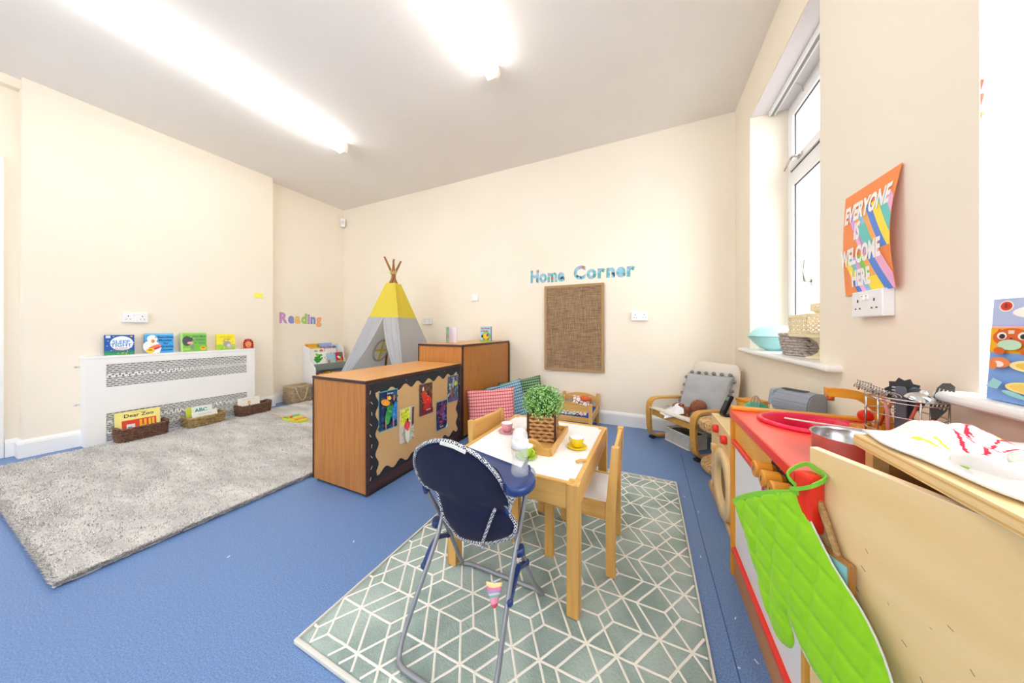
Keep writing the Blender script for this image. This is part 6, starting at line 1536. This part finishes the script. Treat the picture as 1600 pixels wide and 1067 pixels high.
b = MB(); b.X = Ry(radians(13)) @ Matrix.Diagonal((.8, 1, .95, 1)); tn = M('turner_nylon', '#4E4B46', .35)
for k in range(5): b.box((-.016+.0068*k, -.0015, .125), (-.0125+.0068*k, .0015, .178), tn)
b.prism([(-.016, .178), (.0147, .178), (.012, .19), (.002, .196), (-.010, .192)], .003, tn, Tr(0, .0015, 0) @ FRONT); b.prism([(-.006, .10), (.006, .10), (.0147, .126), (-.016, .126)], .003, tn, Tr(0, .0015, 0) @ FRONT); b.build('head', t)
b = MB(); b.X = Ry(radians(13)) @ Matrix.Diagonal((.8, 1, .95, 1)); b.box((-.005, -.003, 0), (.005, .003, .102), tn, bev=.001); b.build('handle', t)
t = inrack('toy_ladle', 'shiny steel toy ladle resting bowl up across the utensil rack', 'kitchen utensil', .005, -.03, 0, camyaw)
b = MB(); b.X = Tr(.012, -.02, .138) @ Ry(radians(14)) @ Matrix.Diagonal((.75, .75, .85, 1)); b.lathe([(.034, -.002), (.031, .006), (.022, .013), (.010, .017), (0, .018)], M('polished_steel', '#D8D8DA', .1, metal=1), 32); b.lathe([(0, .0155), (.02, .011), (.033, -.002)], steel, 32); b.build('bowl', t)
b = MB(); b.tube([(-.022, 0, .15), (-.05, -.005, .09), (-.058, -.008, .05)], .003, M('copper', '#B8683A', .3, metal=.6), 8); b.build('handle', t)
t = inrack('red_handled_spoon', 'thin red-handled utensil crossing the utensil rack', 'kitchen utensil', -.01, -.03, 0, camyaw); b = MB(); b.tube([(-.015, 0, .02), (.02, 0, .135)], .0032, P('#D2604E', .4), 8); b.build('handle', t)
b = MB(); b.sph((.024, 0, .146), (.009, .003, .014), steel, 10); b.build('bowl', t)
t = inrack('spring_whisk', 'coiled wire whisk with pink handle leaning left in the utensil rack', 'whisk', -.03, .0, 0, camyaw)
b = MB(); b.X = Tr(0, -.012, .0); pts = [(-.055+.062*k/140+.004*cos(k*.55), .009*sin(k*.55), .158-.022*k/140+.0095*cos(k*.55)) for k in range(141)]; b.tube(pts, .0011, chrome, 4); b.tube([(-.004+.02*cos(a_)*1.0+.012, 0, .135+.009*sin(a_)) for a_ in [2*pi*k/20 for k in range(20)]], .0013, chrome, 4, closed=True); b.tube([(.008+.012*cos(a_), 0, .135+.006*sin(a_)) for a_ in [2*pi*k/20 for k in range(20)]], .0013, chrome, 4, closed=True); b.build('coil', t)
b = MB(); b.tube([(-.006, -.012, .14), (.004, -.012, .10), (.006, -.01, .02)], [.003, .004, .004], P('#E89A90', .4), 8); b.build('handle', t)

# ================================================================ things on the window sills
SILL = .8160
mint = M('mint_enamel', '#A9DCDA', .35); t = T('mint_bowls', 'mint green bowl topped by an upturned matching bowl on the window sill', 'bowl', (.775, 2.50, SILL))
b = MB(); b.lathe([(0, 0), (.045, 0), (.045, .008), (.07, .018), (.105, .05), (.132, .088), (.138, .092), (.132, .093)], mint, 40); b.build('lower_bowl', t)
b = MB(); b.lathe([(.132, .0935), (.139, .0945), (.134, .098), (.115, .128), (.085, .155), (.045, .170), (0, .175)], mint, 40); b.build('upper_bowl', t)
b = MB(); b.tube([(.0, 0, .173), (0, 0, .20)], .003, P('#CFCFCB', .4), 8); b.build('handle', t)
t = T('willow_basket', 'whitewashed oval willow basket on the window sill in front of the mint bowls', 'basket', (.775, 2.11, SILL), radians(80))
ww = M('whitewashed_willow', '#A79B92', .8, col2='#C9C0BA', scale=(70, 70, 70)); b = MB()
wicker(b, .24, .17, .115, ww, stakes=20, rows=8, r=.0068, flare=1.28, rad=.075, amp=.005, sag=.05); basket_bottom(b, .24, .17, ww, 1.28, .07); b.build('woven_body', t)
b = MB(); b.tube(smooth([(.118, -.02, .11), (.128, -.015, .09), (.133, 0, .075), (.128, .015, .09), (.118, .02, .11)], 4), .008, ww, 8); b.build('handle', t)
def lace_stand(lab, loc, w_, zt_, hh, foot=True):
    t = T('cake_stand', lab, 'cake stand', loc); cr_ = M('cream_enamel', '#EFE3BE', .4)
    if foot: b = MB(); b.lathe([(0, 0), (.065, 0), (.066, .006), (.04, .012), (.022, .03), (.016, .05), (.022, zt_-.03), (.05, zt_-.006), (.055, zt_)], cr_, 32); b.build('pedestal', t)
    b = MB(); b.box((-w_/2, -w_/2, zt_), (w_/2, w_/2, zt_+.006), cr_, bev=.002); b.build('plate', t)
    b = MB(); z0_ = zt_+.006; z1_ = z0_+hh
    for s_ in range(4):
        b.X = Rz(s_*pi/2); y = -w_/2+.002
        b.box((-w_/2, y-.0015, z0_), (w_/2, y+.0015, z0_+.008), cr_); b.box((-w_/2, y-.0015, z1_-.012), (w_/2, y+.0015, z1_), cr_)
        n_ = int(w_/.02); m_ = max(1, int((hh-.02)/.02))
        for i in range(n_):
            for j in range(m_):
                cx = -w_/2+(i+.5)*w_/n_; cz = z0_+.008+(j+.5)*(hh-.02)/m_; r_ = min(w_/n_, (hh-.02)/m_)/2
                b.tube([(cx+r_*.92*cos(a_), y, cz+r_*.92*sin(a_)) for a_ in [2*pi*k/10 for k in range(10)]], .0022, cr_, 4, closed=True)
                b.tube([(cx-r_, y, cz), (cx+r_, y, cz)], .0012, cr_, 3); b.tube([(cx, y, cz-r_), (cx, y, cz+r_)], .0012, cr_, 3)
    b.X = I4(); b.build('lace_rim', t); return t
lace_stand('square cream cake stand with pierced lace rim on the window sill', (.785, 1.915, SILL), .20, .105, .105)
lace_stand('smaller cream cake stand standing on top of the pierced one', (.80, 1.91, SILL+.1125), .10, .12, .03)
# large book on the near sill
def a_baby(a):
    a.rect(0, 0, 1, 1, '#7FA8E4'); a.rect(0, .74, 1, 1, '#B7C3E8'); a.rect(0, .715, 1, .735, '#F2B9CF'); a.rect(0, .47, 1, .715, '#F8B81E')
    a.ell(.12, .925, .062, .055, '#F4F3F1', n=24); a.ell(.12, .925, .05, .043, '#E0482E', n=24); a.ell(.12, .925, .032, .026, '#D43A22'); a.rect(.112, .905, .128, .955, '#8A2A1A')
    a.ell(.66, .86, .48, .085, '#FAF8F2', n=40); a.rect(.34, .905, .98, .955, '#F7D42A')
    for i, (ch, c) in enumerate(zip('BABY', ('#F29A2A', '#5CC06A', '#E85A8C', '#4FA0D8'))): a.text(ch, .38+.17*i, .822, .10, c, 'C', .045)
    a.text('TOUCH', .68, .915, .045, '#E0782A', 'C', .03)
    o_ = '#E0682C'; a.ell(.2, .62, .16, .09, o_, n=24); a.poly([(.06, .64), (.09, .705), (.17, .67)], o_); a.poly([(.24, .67), (.33, .71), (.35, .64)], o_); a.rect(.175, .655, .225, .69, '#F6D9C0')
    for x in (.125, .30): a.ell(x, .635, .042, .036, '#F7F3EE'); a.ell(x+.004, .63, .026, .024, '#2E2420')
    a.ell(.21, .612, .012, .007, '#7A2A1A'); a.ell(.2, .55, .1, .05, '#BFE3C6'); a.ell(.12, .49, .05, .035, o_); a.ell(.34, .49, .05, .035, o_); a.ell(.5, .60, .1, .09, o_, rot=.4); a.blobs(6, ['#F0A070', '#F6D9C0'], (.4, .5, .6, .7), (.015, .025), 4)
    a.ell(.42, .36, .19, .055, '#F3E7A4', n=24); a.ell(.42, .36, .14, .035, '#F1C85A', n=24); a.ell(.15, .375, .09, .05, '#F08A4A'); a.ell(.14, .36, .05, .03, '#F7EDE6'); a.ell(.1, .345, .035, .04, '#F08A4A')
    a.ell(.78, .25, .15, .09, '#3FA05A', n=24); a.ell(.8, .25, .10, .06, '#F1D85A', n=24)
    a.ell(.42, .16, .20, .055, '#F3E08A', n=24); a.ell(.42, .16, .16, .038, '#F2D26A', n=24); a.poly([(.06, .13), (.12, .22), (.2, .19), (.16, .12)], '#9AD6DC'); a.ell(.3, .09, .1, .022, '#9AD6DC', rot=-.2)
    a.text('With touches', .38, .03, .055, '#F8C4DC', 'L', .03)
book('board_book', 'blue BABY board book with an orange cat on the near window sill', .215, .208, .018, '#8EB2E8', (.664, .872, .8135), radians(-90), .05, a_baby)
t = T('window_sticker', 'small red and orange sticker on the white reveal of the near window', 'sticker', (XR+.002, 1.0622, 1.45)); b = MB()
for z0_, z1_, c in ((.06, .085, '#E8604A'), (.025, .052, '#EE6E52'), (-.005, .01, '#F2A060')): b.prism([(0, z0_), (.004, z1_-.004), (.003, z1_), (0, z1_)], .0008, P(c, .7), Tr(0, 0, 0) @ FRONT)
b.build('paper', t)
